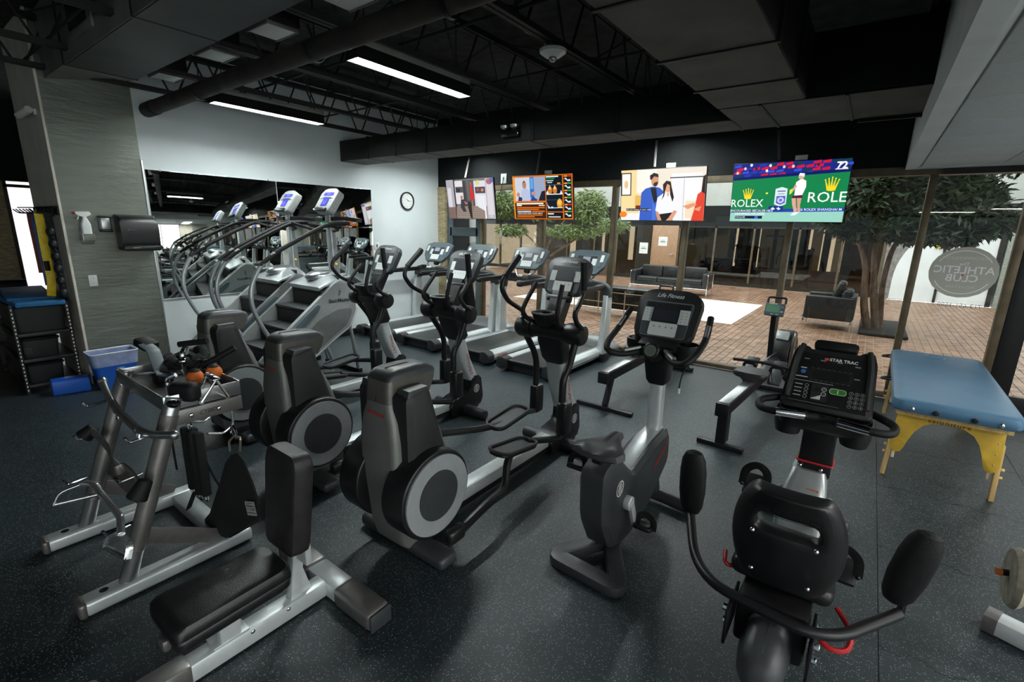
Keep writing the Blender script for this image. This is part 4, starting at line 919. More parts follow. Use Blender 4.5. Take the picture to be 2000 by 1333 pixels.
    for s in (-1, 1):
        b = P().tube([(.02+s*.015, 2.74, .905), (.02+s*.2, 2.69, .905), (.02+s*.285, 2.72, .90), (.02+s*.30, 2.82, .915), (.02+s*.20, 2.90, .93)], .019, n=12, fil=.05).o('handlebar', m.rubber, t)
        a = V((.02+s*.07, 2.725, .905)); c = V((.02+s*.2, 2.69, .905))
        P().tube([a, c], .0215, n=14).o('heart_rate_grip', m.chrome, b)
        P().tube([a-(c-a)*.06, a+(c-a)*.02], .024, n=14).o('grip_collar', m.black, b)
    P().box((.02, 2.76, .895), (.1, .05, .04), bev=.015).o('bar_clamp', m.black, t)
recumbent()
# ---------------------------------------------------------------- treadmills
m.belt = mat('running_belt', (.020, .021, .021), .36, var=.2, scale=60)
m.maple = mat('pale_maple', (.78, .68, .5), .5)
def treadmill(label, loc):
    t = thing('treadmill', label, 'treadmill', loc, 0, 'row of treadmills at the windows')
    P().box((0, .95, .075), (.74, 1.75, .13), bev=.015).o('base_frame', m.black, t)
    P().box((0, .74, .152), (.55, 1.42, .03), bev=.012, seg=3).o('running_belt', m.belt, t)
    for s in (-1, 1):
        r = P().prism(rpoly([(s*.29, .11), (s*.29, .175), (s*.36, .19), (s*.425, .15), (s*.43, .07), (s*.36, .06)], .015, 3), 'y', .13, 1.42, bev=.004).o('side_rail', m.silver2, t)
        P().prism(rpoly([(s*.395, .085), (s*.428, .085), (s*.434, .10), (s*.395, .10)], .004, 2), 'y', .14, 1.4, bev=0).o('rail_groove', m.charcoal, r)
        pic('lettering', r, plane_m((s*.432, .30, .125), (0, s, 0), (-s*.2, 0, 1)), [('t', 'Life Fitness', 0, 0, .05, (165, 52, 42), {'shear': .35, 'bold': .01})])
        P().prism(rpoly([(s*.27, .04), (s*.27, .18), (s*.36, .195), (s*.432, .15), (s*.436, .05), (s*.36, .03)], .02, 3), 'y', .0, .135, bev=.012).o('end_cap', m.black2, t)
        P().box((s*.3, .12, .02), (.06, .08, .04)).o('foot', m.rubber, t)
        up = P().loft([[(x, y, z) for x, y in rrect(w, d, .025, 3, s*xc, yc)] for z, w, d, xc, yc in ((.08, .10, .22, .415, 1.36), (.5, .085, .18, .425, 1.36), (.86, .075, .165, .425, 1.38), (.93, .07, .15, .415, 1.39))]).o('upright', m.silver2, t)
        P().box((s*.415, 1.36, .06), (.115, .25, .12), bev=.02).o('upright_boot', m.black, up)
        pic('badge', up, plane_m((s*.47, 1.37, .72), (0, s, 0), (0, 0, 1)), [('g', 0, 0, .03, .03, .004, (150, 156, 158))])
        P().tube([(s*.415, 1.39, .90), (s*.40, 1.39, 1.02), (s*.30, 1.36, 1.06), (s*.12, 1.35, 1.06)], .05, n=12, fil=.12, sq=(.12, .10)).o('top_arm', m.charcoal, t)
        P().tube([(s*.36, 1.35, 1.05), (s*.37, 1.05, 1.045), (s*.375, .74, 1.04)], .04, n=12, sq=(.085, .07)).o('handrail', m.black, t)
        P().sph((s*.375, .74, 1.04), (.042, .05, .035), 12).o('handrail_end', m.rubber, t)
        P().tube([(s*.10, 1.33, 1.09), (s*.19, 1.42, 1.17), (s*.10, 1.45, 1.21)], .014, n=8, fil=.03).o('console_strut', m.steel, t)
    P().loft([[(x, y, z) for x, z in rpoly([(-.40, .03), (.40, .03), (.40, .12), (.30, .15+h), (-.30, .15+h), (-.40, .12)], .03, 3)] for y, h in ((1.40, .02), (1.5, .07), (1.7, .10), (1.88, .08), (1.96, .0))]).o('motor_cover', m.silver, t)
    P().box((0, 1.33, 1.06), (.30, .13, .08), bev=.02).o('crossbar', m.charcoal, t)
    P().lathe([(.02, 1.06), (.045, 1.07), (.05, 1.13), (.042, 1.13), (.035, 1.08)], (-.13, 1.27, 0), 'z', 16).o('cup_holder', m.black, t)
    P().box((0, 1.27, 1.10), (.08, .06, .03), bev=.01).o('stop_button', m.white, t)
    Cm = Mx.Translation((.02, 1.46, 1.365)) @ eul(58)
    outl = rpoly([(-.21, -.185), (.21, -.185), (.245, -.12), (.295, -.07), (.32, .15), (.16, .19), (-.16, .19), (-.32, .15), (-.295, -.07), (-.245, -.12)], .022, 3)
    cb = P().prism(outl, 'z', -.05, 0, bev=.012, seg=3).xf(Cm).o('console', m.slate, t)
    console_print(cb, Cm @ Mx.Translation((0, 0, .0006)), .44, .37, logo=False, slate=True, extra=[('r', -.265, .0, -.215, .11, G_), ('r', .215, .0, .265, .11, G_), ('r', -.25, -.07, -.2, -.01, (84, 100, 108)), ('r', .2, -.07, .25, -.01, (84, 100, 108)), ('r', -.06, -.0, .06, .075, (146, 150, 160))])
    P().box((0, 1.47, 1.2), (.1, .06, .16), eul(-20), bev=.02).o('console_neck', m.black, t)
    return t

tm = treadmill('silver treadmill by the window behind the upright bike, with brick paving beyond', (-3.25, 4.65, 0))
for x, l in ((-4.27, 'silver treadmill second from the upright bike, behind the ellipticals'), (-5.27, 'silver treadmill standing in front of the dark glazed door'), (-6.27, 'silver treadmill in the corner against the pale wall under the clock')):
    dup(tm, (x, 4.68, 0), label=l)

# ---------------------------------------------------------------- stair climbers
def stair_climber(label, loc):
    t = thing('stair_climber', label, 'stair climber', loc, 0, 'stair climbers at the mirror')
    ol = rpoly([(-.06, .20), (.36, .60), (.82, .96), (1.06, 1.15), (1.19, 1.19), (1.27, 1.06), (1.345, .84), (1.24, .62), (1.10, .55), (.72, .32), (.50, .13), (.10, .10), (-.06, .12)], [.03, .1, .1, .12, .08, .1, .12, .1, .1, .1, .08, .05, .03], 4)
    for s in (-1, 1):
        sp = P().prism(ol, 'x', s*.315, s*.37, bev=.014).o('side_panel', m.panelgrey, t)
        inn = rpoly([(.48, .36), (.62, .58), (.84, .75), (1.08, .84), (1.28, .83), (1.20, .66), (1.08, .58), (.74, .37), (.55, .2)], .07, 4)
        P().prism(inn, 'x', s*.369, s*.374, bev=.002).o('side_inset', m.panelgrey2, sp)
        P().tube([(s*.36, .52, .14), (s*.36, .72, .31), (s*.36, 1.09, .54), (s*.36, 1.23, .61), (s*.36, 1.335, .82)], .014, n=8, fil=.1).o('edge_trim', m.silver2, sp)
        P().prism(rpoly([(.10, .36), (.38, .60), (.80, .93), (.845, .90), (.80, .84), (.44, .54), (.16, .28)], .02, 3), 'x', s*.33, s*.405, bev=.01).o('side_step_guard', m.slate, sp)
        pic('lettering', sp, plane_m((s*.3755, 1.10, .94), (0, s, 0), (0, 0, 1)), [('t', 'StairMaster', 0, 0, .062, (40, 44, 46), {'bold': .02}), ('p', [(-.02, .06), (.0, .06), (.02, .11), (.0, .11), (.02, .15), (-.015, .1), (.005, .1)], (60, 66, 70))])
        rail = [(1.27, 1.81), (1.04, 1.815), (.76, 1.69), (.38, 1.50), (.22, 1.38), (.11, 1.18), (.10, .98), (.18, .76), (.30, .55)]
        P().tube([(s*.385, y, z) for y, z in rail[:5]], .023, n=12, fil=.12).o('handrail_grip', m.rubber, t)
        P().tube([(s*.385, y, z) for y, z in rail[3:]], .022, n=12, fil=.16, fn=8).o('handrail', m.silver, t)
        P().tube([(s*.385, 1.0, 1.81), (s*.30, 1.2, 1.74), (s*.08, 1.27, 1.72)], .017, n=10, fil=.08).o('inner_rail', m.rubber, t)
        P().tube([(s*.08, 1.30, 1.86), (s*.25, 1.33, 1.87), (s*.40, 1.40, 1.85)], .03, n=10, fil=.05, sq=(.13, .045)).o('accessory_arm', m.black, t)
        P().tube([(s*.33, 1.24, .66), (s*.33, 1.34, .02)], .022, n=10).o('front_leg', m.silver, t)
        P().tube([(s*.33, .60, .16), (s*.33, .80, .03), (s*.33, .95, .03), (s*.33, 1.0, .20), (s*.33, .92, .42)], .02, n=10, fil=.06).o('foot_loop', m.silver, t)
        P().box((s*.33, .3, .05), (.06, .7, .1), bev=.01).o('base_skid', m.black, t)
    P().box((0, 1.34, .03), (.72, .07, .06), bev=.01).o('front_foot', m.black, t)
    for k in range(5):
        y, z = .04+.215*k, .27+.195*k
        P().box((0, y+.13, z), (.62, .25, .035), bev=.006).box((0, y+.24, z+.08), (.62, .02, .18), bev=0).o('stair_step', m.black2, t)
    P().prism([(.12, .12), (1.15, 1.05), (1.22, .9), (1.1, .6), (.5, .16)], 'x', -.31, .31, bev=0).o('drive_core', m.black, t)
    hood = P().loft([[(x, y, z) for x, z in rpoly([(-.325, z0), (.325, z0), (.325, z0+.04), (.17, z0+.05+h), (-.17, z0+.05+h), (-.325, z0+.04)], .03, 4)] for y, z0, h in ((.88, 1.06, -.01), (.95, 1.09, .0), (1.05, 1.12, .03), (1.18, 1.13, .065), (1.28, 1.10, .06), (1.34, 1.02, .02))]).o('hood', m.silver, t)
    P().sph((0, 1.14, 1.19), (.15, .22, .08), 20).o('hood_dome', m.steel, hood)
    P().loft([[(x, y, z) for x, y in rrect(w, d, .02, 3, 0, yc)] for z, w, d, yc in ((1.12, .12, .10, 1.30), (1.5, .105, .08, 1.29), (2.0, .10, .07, 1.27))]).o('console_column', m.silver, t)
    P().tube([(-.385, 1.22, 1.80), (0, 1.25, 1.77), (.385, 1.22, 1.80)], .02, n=10, fil=.1).o('cross_rail', m.metal_black, t)
    Cm = Mx.Translation((0, 1.245, 2.075)) @ eul(56)
    cb = P().prism(rpoly([(-.15, -.15), (.15, -.15), (.165, .13), (.08, .165), (-.08, .165), (-.165, .13)], .035, 4), 'z', -.09, 0, bev=.014, seg=3).xf(Cm).o('console', m.panelgrey, t)
    pic('key_panel', cb, Cm @ Mx.Translation((0, 0, .0006)), [('p', [(-.145, .02), (-.09, .03), (-.07, .045), (.07, .045), (.09, .03), (.145, .02), (.145, .015), (-.145, .015)], (60, 70, 72)), ('r', -.062, -.085, .062, .035, (30, 36, 60))] + [('r', .075+.03*a, -.08+.03*b, .1+.03*a, -.06+.03*b, (150, 158, 156)) for a in range(2) for b in range(3)] + [('e', -.1, -.1, .012, .012, (120, 40, 40)), ('e', 0, -.115, .012, .012, (40, 44, 46))])
    pic('lit_display', cb, Cm @ Mx.Translation((0, 0, .0024)), [('r', -.055, -.08, .055, .03, (58, 60, 235)), ('p', rrect(.2, .045, .02, 5, 0, .085), (92, 92, 230)), ('t', '88:88', 0, .085, .03, (190, 190, 255)), ('r', -.03, -.06, -.02, .0, (150, 150, 255)), ('r', -.01, -.06, .0, -.02, (150, 150, 255)), ('r', .01, -.06, .02, .01, (150, 150, 255))], m.screen)
    P().box((0, 1.16, 1.965), (.22, .05, .04), eul(56), bev=.015).o('reading_ledge', m.black, cb)
    P().sph((.07, 1.28, 1.33), .016, 8).o('yellow_tag', m.yellow, t)
    return t
sc = stair_climber('silver stair climber next to the end elliptical', (-5.24, 2.1, 0))
dup(sc, (-6.15, 2.1, 0), label='silver stair climber standing right against the wall mirror')

# ---------------------------------------------------------------- rowing machines
def rower(label, loc, rz, hw, slant):
    t = thing('rowing_machine', label, 'rowing machine', loc, rz, 'rowing machines by the window')
    P().box((0, 0, .022), (hw*2, .06, .04), bev=.008).o('rear_foot', m.metal_black, t)
    if slant: P().tube([(0, .02, .04), (0, .16, .37)], .03, sq=(.05, .07)).o('rear_leg', m.metal_black, t)
    else: P().prism([(-.02, .04), (.1, .04), (.08, .36), (-.03, .36)], 'x', -.04, .04, bev=.006).o('rear_leg', m.metal_black, t)
    ry = -.06
    P().prism(rpoly([(-.048, .31), (.048, .31), (.05, .415), (-.05, .415)], .012, 3), 'y', ry, 1.95, bev=.004).o('rail', m.metal_black, t)
    P().box((0, ry+1.0, .419), (.085, 1.98, .008), bev=.002).o('rail_top', m.steel, t)
    P().box((0, ry-.01, .36), (.11, .03, .12), bev=.01).o('rail_end_cap', m.black, t)
    sy = .82
    P().loft([[(x, y, z) for x, y in rpoly([(-w, -.11), (-.05, -.14), (.05, -.14), (w, -.11), (w*.9, .10), (.06, .13), (-.06, .13), (-w*.9, .10)], .05, 3)] for z, w in ((.46, .13), (.475, .155), (.505, .155), (.515, .135))]).xf(Mx.Translation((0, sy, 0))).o('seat', m.vinyl_p, t)
    P().box((0, sy, .44), (.12, .2, .05), bev=.01).o('seat_carriage', m.charcoal, t)
    for s in (-1, 1):
        f = P().box((s*.13, 1.33, .40), (.12, .32, .03), eul(38), bev=.02, seg=3).o('foot_rest', m.charcoal, t)
        P().tube([(s*.07, 1.30, .40), (s*.08, 1.27, .47), (s*.18, 1.27, .47), (s*.19, 1.30, .40)], .008, n=6, fil=.03, sq=(.03, .006)).o('foot_strap', m.fabric, f)
        P().tube([(s*.05, 1.75, .36), (s*.22, 1.98, .08), (s*.25, 2.0, .02)], .03, n=8, fil=.05, sq=(.06, .05)).o('front_leg', m.metal_black, t)
    P().box((0, 2.02, .03), (.62, .07, .05), bev=.01).o('front_foot', m.metal_black, t)
    P().tube([(-.26, 1.12, .52), (0, 1.16, .53), (.26, 1.12, .52)], .016, n=10, fil=.15).o('pull_handle', m.rubber, t)
    P().tube([(0, 1.16, .53), (0, 1.9, .5)], .005, n=6).o('chain', m.steel, t)
    fw = P().lathe([(.05, -.10), (.22, -.10), (.25, -.07), (.255, 0), (.25, .08), (.2, .10), (.05, .10)], (.03, 2.15, .46), 'x', 36).o('flywheel_housing', m.gloss, t)
    P().lathe([(.252, -.085), (.263, -.06), (.263, .06), (.252, .085)], (.03, 2.15, .46), 'x', 36, cap=False).o('flywheel_cage', m.black2, fw)
    for k in range(3): P().lathe([(.08+.05*k, .101), (.088+.05*k, .104), (.096+.05*k, .101)], (.03, 2.15, .46), 'x', 28, cap=False).o('vent_ring', m.charcoal, fw)
    P().box((.02, 1.98, .68), (.13, .06, .10), eul(-20), bev=.01).o('damper_cover', m.silver2, fw)
    P().box((-.02, 1.72, .40), (.12, .3, .1), bev=.02).o('front_block', m.charcoal, t)
    P().tube([(-.05, 1.82, .42), (-.045, 1.70, .80), (-.04, 1.66, .98)], .025, n=10, fil=.1, sq=(.055, .05)).o('monitor_arm', m.metal_black, t)
    Cm = Mx.Translation((-.04, 1.62, 1.02)) @ eul(68)
    mo = P().prism(rrect(.19, .14, .015, 3), 'z', -.04, 0, bev=.006).xf(Cm).o('monitor', m.slate, t)
    pic('monitor_face', mo, Cm @ Mx.Translation((0, 0, .0006)), [('r', -.08, -.035, .05, .045, (78, 128, 100)), ('r', .06, .02, .085, .035, (110, 120, 126)), ('r', .06, -.005, .085, .01, (60, 66, 70)), ('r', .06, -.03, .085, -.015, (170, 176, 178)), ('r', -.03, -.06, .0, -.052, (180, 186, 188)), ('r', .02, -.06, .05, -.052, (180, 186, 188)), ('r', -.06, .055, .02, .062, (210, 214, 214))])
    P().tube([(-.12, 1.66, 1.08), (-.12, 1.68, 1.14), (.05, 1.68, 1.14), (.05, 1.66, 1.08)], .012, n=8, fil=.02).o('device_cradle', m.black, t)
    return t
rower('grey rowing machine with green monitor between the bikes and the massage table', (-.79, 4.13, 0), rad(-3.2), .19, False)
rower('grey rowing machine half hidden behind the upright bike, with slanted rear leg', (-1.96, 4.28, 0), 0, .31, True)

# ---------------------------------------------------------------- massage table
def massage_table():
    t = thing('massage_table', 'folding massage table with blue vinyl top and yellow wooden legs by the window', 'massage table', (.66, 5.30, 0), rad(-1))
    ol = rpoly([(-.345, -1.0), (.345, -1.0), (.345, 1.0), (-.345, 1.0)], [.08]*4, 5)
    top = P()
    secs = []
    for z, k in ((.575, .97), (.59, 1.0), (.63, 1.005), (.655, .985), (.664, .95), (.668, .85)):
        secs.append([(x*k if abs(x) else x, y*(1-(1-k)*.35), z) for x, y in ol])
    top.loft(secs).o('padded_top', m.tablevinyl, t)
    P().lathe([(.055, .668), (.075, .676), (.09, .669)], (-.02, .78, 0), 'z', 28, cap=False).o('face_hole_ring', m.tablevinyl, t)
    P().cyl((-.02, .78, .667), (-.02, .78, .671), .056, n=24).o('face_hole_plug', m.tablevinyl, t)
    P().box((0, 0, .555), (.62, 1.86, .05), bev=.004).o('frame_rail', m.wood, t)
    for e in (-1, 1):
        y = e*.84
        half = [(.29, .57), (.305, .26), (.29, .22), (.26, .205), (.235, .215), (.22, .25), (.205, .31), (.18, .39), (.14, .45), (.09, .48), (.04, .487)]
        arch = [(-x, z) for x, z in half]+half[::-1]
        b = P().prism(arch, 'y', y-.008, y+.008, bev=.002).o('end_board', m.ply, t)
        if e < 0:
            pic('lettering', b, plane_m((0, y-.0095, .50), (1, 0, 0), (0, 0, 1)), [('t', 'saloniture', 0, 0, .048, (90, 66, 20), {'sp': 1.2})])
            for x in (-.27, .27):
                for z in (.27, .35, .43): P().sph((x, y-.009, z), .005, 6).o('screw', m.brass, b)
        for s in (-1, 1):
            P().box((s*.30, y-e*.02, .21), (.028, .05, .42), eul(0, -s*2), bev=.003).o('leg', m.wood, t)
            P().box((s*.268, y-e*.05, .24), (.02, .04, .2), bev=.003).o('leg_brace', m.maple, t)
            for z in (.18, .24): P().cyl((s*.315, y-e*.02, z), (s*.335, y-e*.02, z), .012, n=10, bev=.003).o('knob', m.wood, t)
            P().tube([(s*.28, y-e*.03, .34), (s*.2, y-e*.55, .54)], .002, n=4).o('cable', m.steel, t)
    for x in (-.23, .23): P().sph((x, -1.002, .605), (.016, .012, .018), 10).o('latch', m.chrome, t)
    for x in (-.10, .10): P().cyl((x, -.985, .605), (x, -1.012, .605), .018, n=16, bev=.004).o('grommet', m.black, t)
    for y in (-.15, .85): P().tube([(-.34, y-.06, .61), (-.40, y-.03, .60), (-.40, y+.03, .60), (-.34, y+.06, .61)], .008, n=6, fil=.03, sq=(.04, .01)).o('carry_strap', m.fabric, t)
massage_table()
# ================================================================ attachment rack, bench
def atz(px, py, z):
    d = cam.matrix_world.to_3x3() @ V(((px-1000)/925.75, -(py-666.5)/925.75, -1))
    t = (z-1.8)/d.z; return V((d.x*t, d.y*t, z))
def nearer(pts, k=.93):
    c = V((0, 0, 1.8)); return [c+(p-c)*k for p in pts]
def attachment_rack():
    O = V((-3.03, .68, 0))
    t = thing('attachment_rack', 'silver tube rack with a metal tray holding cable attachments', 'rack', O)
    def q(x, y, z): return (x-O.x, y-O.y, z)
    for x in (-3.39, -2.67):
        f = P().box(q(x, .69, .045), (.10, .75, .075), bev=.02, seg=3).o('floor_tube', m.silver2, t)
        P().box(q(x, .312, .045), (.104, .035, .079), bev=.02, seg=3).o('end_cap', m.gun, f)
        P().cyl(q(x, .40, .083), q(x, .40, .0845), .018, n=14).o('bolt_plug', m.black, f)
        p = P().cyl(q(x, .49, .07), q(x, .79, .935), .037, n=20, bev=.004).o('post', m.steel, t)
        P().cyl(q(x, .545, .225), q(x, .765, .86), .0405, n=20).o('post_sleeve', m.gun, p)
        P().tube([q(x+.030, .548-.022, .232), q(x+.030, .765-.022, .855)], .004, n=6).o('post_seam', m.black, p)
        P().cyl(q(x, .788, .928), q(x, .793, .943), .038, n=20, bev=.004).o('post_cap', m.steel, p)
        P().box(q(x, .93, .835), (.04, .34, .075), bev=.004).o('tray_arm', m.gun, t)
        for (yy, zz) in ((.60, .60), (.52, .36), (.66, .78)):
            P().tube([q(x, yy+.02, zz), q(x, yy-.07, zz-.01), q(x, yy-.085, zz+.02)], .007, n=8, fil=.01).o('peg', m.chrome, t)
    for (yy) in (.85, .98): P().sph(q(-2.645, yy, .835), (.006, .012, .012), 8).o('bolt', m.chrome, t)
    pic('lettering', t, plane_m(q(-2.6485, .93, .835), (0, 1, 0), (0, 0, 1)), [('t', 'CYBEX', 0, 0, .03, (30, 32, 32), {'shear': .4, 'bold': .01})])
    P().box(q(-3.03, .95, .045), (.64, .1, .07), bev=.012).o('cross_tube', m.silver, t)
    P().box(q(-3.03, .64, .40), (.66, .012, .10), eul(-18), bev=.003).o('cross_plate', m.gun, t)
    for x in (-3.39, -2.67): P().tube([q(x, .58, .28), q(x, .93, .085)], .02, n=8, sq=(.012, .08)).o('brace', m.gun, t)
    tr = P().box(q(-3.03, .925, .885), (.72, .35, .008), bev=.001).o('tray', m.gun, t)
    for c, d in (((-2.67, .925, .915), (.006, .36, .075)), ((-3.39, .925, .915), (.006, .36, .075)), ((-3.03, .748, .915), (.72, .006, .075)), ((-3.03, 1.103, .915), (.72, .006, .075))):
        P().box(q(*c), d, bev=.001).o('tray_side', m.steel, tr)
    for x in (-3.35, -2.95, -2.7): P().tube([q(x, 1.06, .84), q(x, 1.06, .70), q(x, 1.0, .665), q(x, .93, .69)], .007, n=8, fil=.02).o('hook', m.steel, t)
attachment_rack()
# bars hung across the posts
t = thing('curl_bar', 'dull grey bent pull bar hanging across the top of the rack posts', 'bar', (-3.1, .65, .74))
pts = [atz(200, 745, .86), atz(212, 775, .79), atz(230, 802, .745), atz(270, 840, .735), atz(300, 851, .74), atz(340, 850, .76)]
o = V((-3.1, .65, .74)); pts = [p-o for p in nearer(pts)]
P().tube(pts, .0185, n=12, fil=.06).o('bar', m.steel, t)
for e in (0, -1): P().sph(pts[e], .023, 12).o('end_knob', m.steel, t)
for k in (2, 3):
    P().tube([pts[k]+V((0, -.005, -.005)), pts[k]+V((.012, -.012, -.045)), pts[k]+V((.035, -.012, -.04)), pts[k]+V((.03, -.003, -.005))], .005, n=6, fil=.01).o('eyelet', m.chrome, t)
    P().sph(pts[k], .022, 10).o('collar', m.steel, t)
t = thing('padded_pull_bar', 'flat dark bent pull bar with black padded ends on the middle rack pegs', 'bar', (-3.1, .6, .5))
o = V((-3.1, .6, .5)); pts = [p-o for p in nearer([atz(x, y, z) for x, y, z in ((176, 842, .53), (190, 850, .53), (212, 877, .52), (226, 922, .49), (245, 912, .50), (262, 928, .50), (278, 952, .48))])]
P().tube(pts, .02, n=8, fil=.04, sq=(.012, .05)).o('bar', m.gun, t)
for e, d in ((0, V((-.01, -.03, -.03))), (-1, V((.0, -.03, -.05)))): P().cyl(pts[e]+d, pts[e]-d*.6, .045, .03, n=16, bev=.006).o('padded_end', m.rubber, t)
t = thing('chrome_row_bar', 'chrome row bar with stirrup handles at both ends on the lower pegs', 'bar', (-3.1, .5, .3))
o = V((-3.1, .5, .3)); pts = [p-o for p in nearer([atz(x, y, z) for x, y, z in ((160, 945, .32), (180, 945, .33), (200, 968, .33), (235, 1010, .30), (237, 1045, .27))])]
P().tube(pts, .0155, n=10, fil=.03).o('bar', m.polished, t)
def stirrup(c, ax, w=.17):
    c = V(c); ax = V(ax).normalized(); dn = V((0, -.35, -.93)); sd = ax
    b = P().tube([c, c+sd*w*.5+dn*.02, c+sd*w*.55+dn*.085], .01, n=8, fil=.03, sq=(.028, .006)).tube([c, c-sd*w*.5+dn*.02, c-sd*w*.55+dn*.085], .01, n=8, fil=.03, sq=(.028, .006)).o('stirrup', m.polished, t)
    P().cyl(c-sd*w*.55+dn*.085, c+sd*w*.55+dn*.085, .012, n=12).o('knurled_grip', m.steel, b)
stirrup(pts[0], (.3, 1, 0)); stirrup(pts[-1], (1, .2, 0))
# things hanging from hooks under the tray
t = thing('ankle_strap_bundle', 'bundle of black webbing ankle straps hanging under the rack tray', 'straps', (-2.95, .93, .66))
for i, (dx, dy) in enumerate(((-.075, 0), (-.027, .02), (.022, .0), (.068, .015))):
    P().box((dx, dy, -.22), (.046, .05, .40), bev=.015).o('webbing', m.fabric, t)
    P().tube([(dx-.02, dy, -.41), (dx-.02, dy, -.455), (dx+.02, dy, -.455), (dx+.02, dy, -.41)], .004, n=6, fil=.015).o('d_ring', m.chrome, t)
P().tube([(0, 0, -.02), (-.03, 0, .01), (0, 0, .035), (.03, 0, .01)], .006, n=6, fil=.02, closed=True).o('ring', m.chrome, t)
P().tube([(.05, .02, -.14), (.11, .05, -.30), (.17, .06, -.36)], .012, n=6, sq=(.03, .006)).o('loose_strap', m.fabric, t)
P().tube([(.0, -.02, -.40), (-.05, -.05, -.52)], .012, n=6, sq=(.04, .006)).o('loose_strap', m.fabric, t)
t = thing('strap_handle', 'thin black strap handle hanging from the rear hook of the rack', 'strap', (-3.35, .95, .67))
P().tube([(0, 0, .01), (.0, .0, -.2), (.01, .0, -.42)], .008, n=6, sq=(.02, .008)).o('strap', m.fabric, t)
P().box((0, 0, -.10), (.03, .02, .05)).o('buckle', m.black, t)
c0 = at(463, 880, .98); 
t = thing('harness_bag', 'black fabric dip harness hanging from a carabiner at the rack end', 'harness', c0)
def pc(px, py, y): return tuple(at(px, py, y)-c0)
F = [(463, 885), (452, 900), (437, 950), (420, 1000), (404, 1018), (425, 1045), (450, 1050), (470, 1040), (506, 1020), (509, 985), (494, 940), (477, 900)]
P().loft([[pc(x, y, .96) for x, y in F], [tuple(V(pc(x, y, .96))*.99+V((0, -.03, 0))) for x, y in F], [pc(458+(x-458)*.86, 885+(y-885)*.97, .90) for x, y in F]]).o('harness_panel', m.fabric, t)
P().tube([pc(404, 1018, .92), pc(428, 1044, .915), pc(450, 1049, .92), pc(470, 1038, .92)], .006, n=6, fil=.02).o('hem', m.rubber, t)
pic('sewn_label', t, plane_m(pc(490, 994, .885), (.96, .2, .22), (-.2, 0, 1)), [('r', -.035, -.035, .035, .035, (176, 182, 178)), ('r', -.03, .008, .03, .03, (30, 32, 32)), ('t', 'POWER', 0, .019, .02, (200, 204, 200), {'bold': .03}), ('t', 'SYSTEMS', 0, -.004, .016, (30, 32, 32), {'bold': .02}), ('t', 'ORIGINAL', 0, -.022, .014, (30, 32, 32), {'bold': .02})])
P().tube([pc(463, 850, .98), pc(458, 838, .98), pc(453, 830, .98), pc(450, 845, .98), pc(462, 858, .98)], .006, n=8, fil=.02).o('carabiner', m.chrome, t)
P().tube([pc(458, 852, .975), pc(447, 862, .975), pc(449, 882, .975)], .006, n=8, fil=.02).tube([pc(458, 852, .975), pc(470, 856, .975), pc(468, 882, .975)], .006, n=8, fil=.02).o('carabiner_gate', m.brass, t)
# attachments lying in the tray
TZ = .889
def tr_thing(name, label, cat, px, py, rz=0):
    p = atz(px, py, TZ+.03); return thing(name, label, cat, (p.x, p.y, TZ), rz)
t = tr_thing('foot_plate', 'slate grey angled metal foot plate lying in the tray', 'attachment', 318, 735)
P().tube([(-.16, -.02, .20), (-.10, .0, .17), (-.02, .0, .06), (.09, -.02, .055)], .01, n=6, fil=.02, sq=(.07, .008)).o('bent_plate', m.slate, t)
P().box((-.20, .0, .19), (.10, .09, .05), eul(0, 20, 20), bev=.012).o('foam_block', m.rubber, t)
P().tube([(-.04, -.03, .05), (-.02, -.08, .06), (.02, -.10, .07)], .012, n=6, sq=(.05, .006)).o('side_wing', m.slate, t)
P().box((0, 0, .025), (.1, .08, .05), bev=.01).o('plate_foot', m.rubber, t)
t = tr_thing('triceps_rope', 'thick black braided rope coiled at the back of the tray', 'rope', 365, 722)
rp = []
for i in range(40):
    a = i/39*2.6*pi; rp.append((.15*cos(a)+.0, .09*sin(a), .04+.045*i/39*2.2+.012*sin(i*1.9)))
P().tube(rp, .027, n=10, fil=0).o('braid', m.fabric, t)
for i in range(0, 40, 2): P().lathe([(.026, -.006), (.032, 0), (.026, .006)], rp[i], 'z', 10, cap=False).o('braid_ridge', m.rubber, t)
t = tr_thing('chrome_handle_bar', 'chrome swivel handle with black rubber grip on top of the heap in the tray', 'handle', 362, 735)
P().tube([(.0, .0, .03), (.0, .0, .17), (-.02, .03, .20)], .014, n=10).o('swivel', m.chrome, t)
P().tube([(-.03, .0, .215), (.10, .10, .24)], .017, n=10).o('rubber_grip', m.rubber, t)
P().sph((0, 0, .12), .022, 12).o('swivel_ball', m.chrome, t)
P().tube([(.0, -.01, .07), (-.06, -.06, .04), (-.08, -.10, .06)], .012, n=8).o('arm', m.chrome, t)
t = tr_thing('long_black_grip', 'long black rubber bar grip sticking out over the tray edge', 'handle', 400, 735)
P().tube([(-.03, -.06, .055), (.07, .11, .17)], .008, n=8).o('rod', m.chrome, t)
P().tube([(.0, -.01, .09), (.09, .145, .19)], .018, n=12).o('rubber_grip', m.rubber, t)
P().box((-.03, -.06, .03), (.04, .04, .06), bev=.01).o('socket', m.black, t)
for i, (px, py, l) in enumerate(((383, 752, 'orange foam ball grip beside the black pad in the tray'), (420, 742, 'orange foam ball grip beside the chrome triangle handle'))):
    t = tr_thing('ball_grip', l, 'ball grip', px, py)
    P().sph((0, 0, .075), .042, 18).o('ball', m.orange, t)
    P().cyl((0, 0, 0), (0, 0, .05), .02, n=12).o('stem', m.rubber, t)
    P().lathe([(.018, .10), (.03, .112), (.012, .122)], (0, 0, 0), 'z', 12).o('end_cap', m.rubber, t)
t = tr_thing('foam_handle_pair', 'black foam strap handle lying at the near corner of the tray', 'handle', 352, 778)
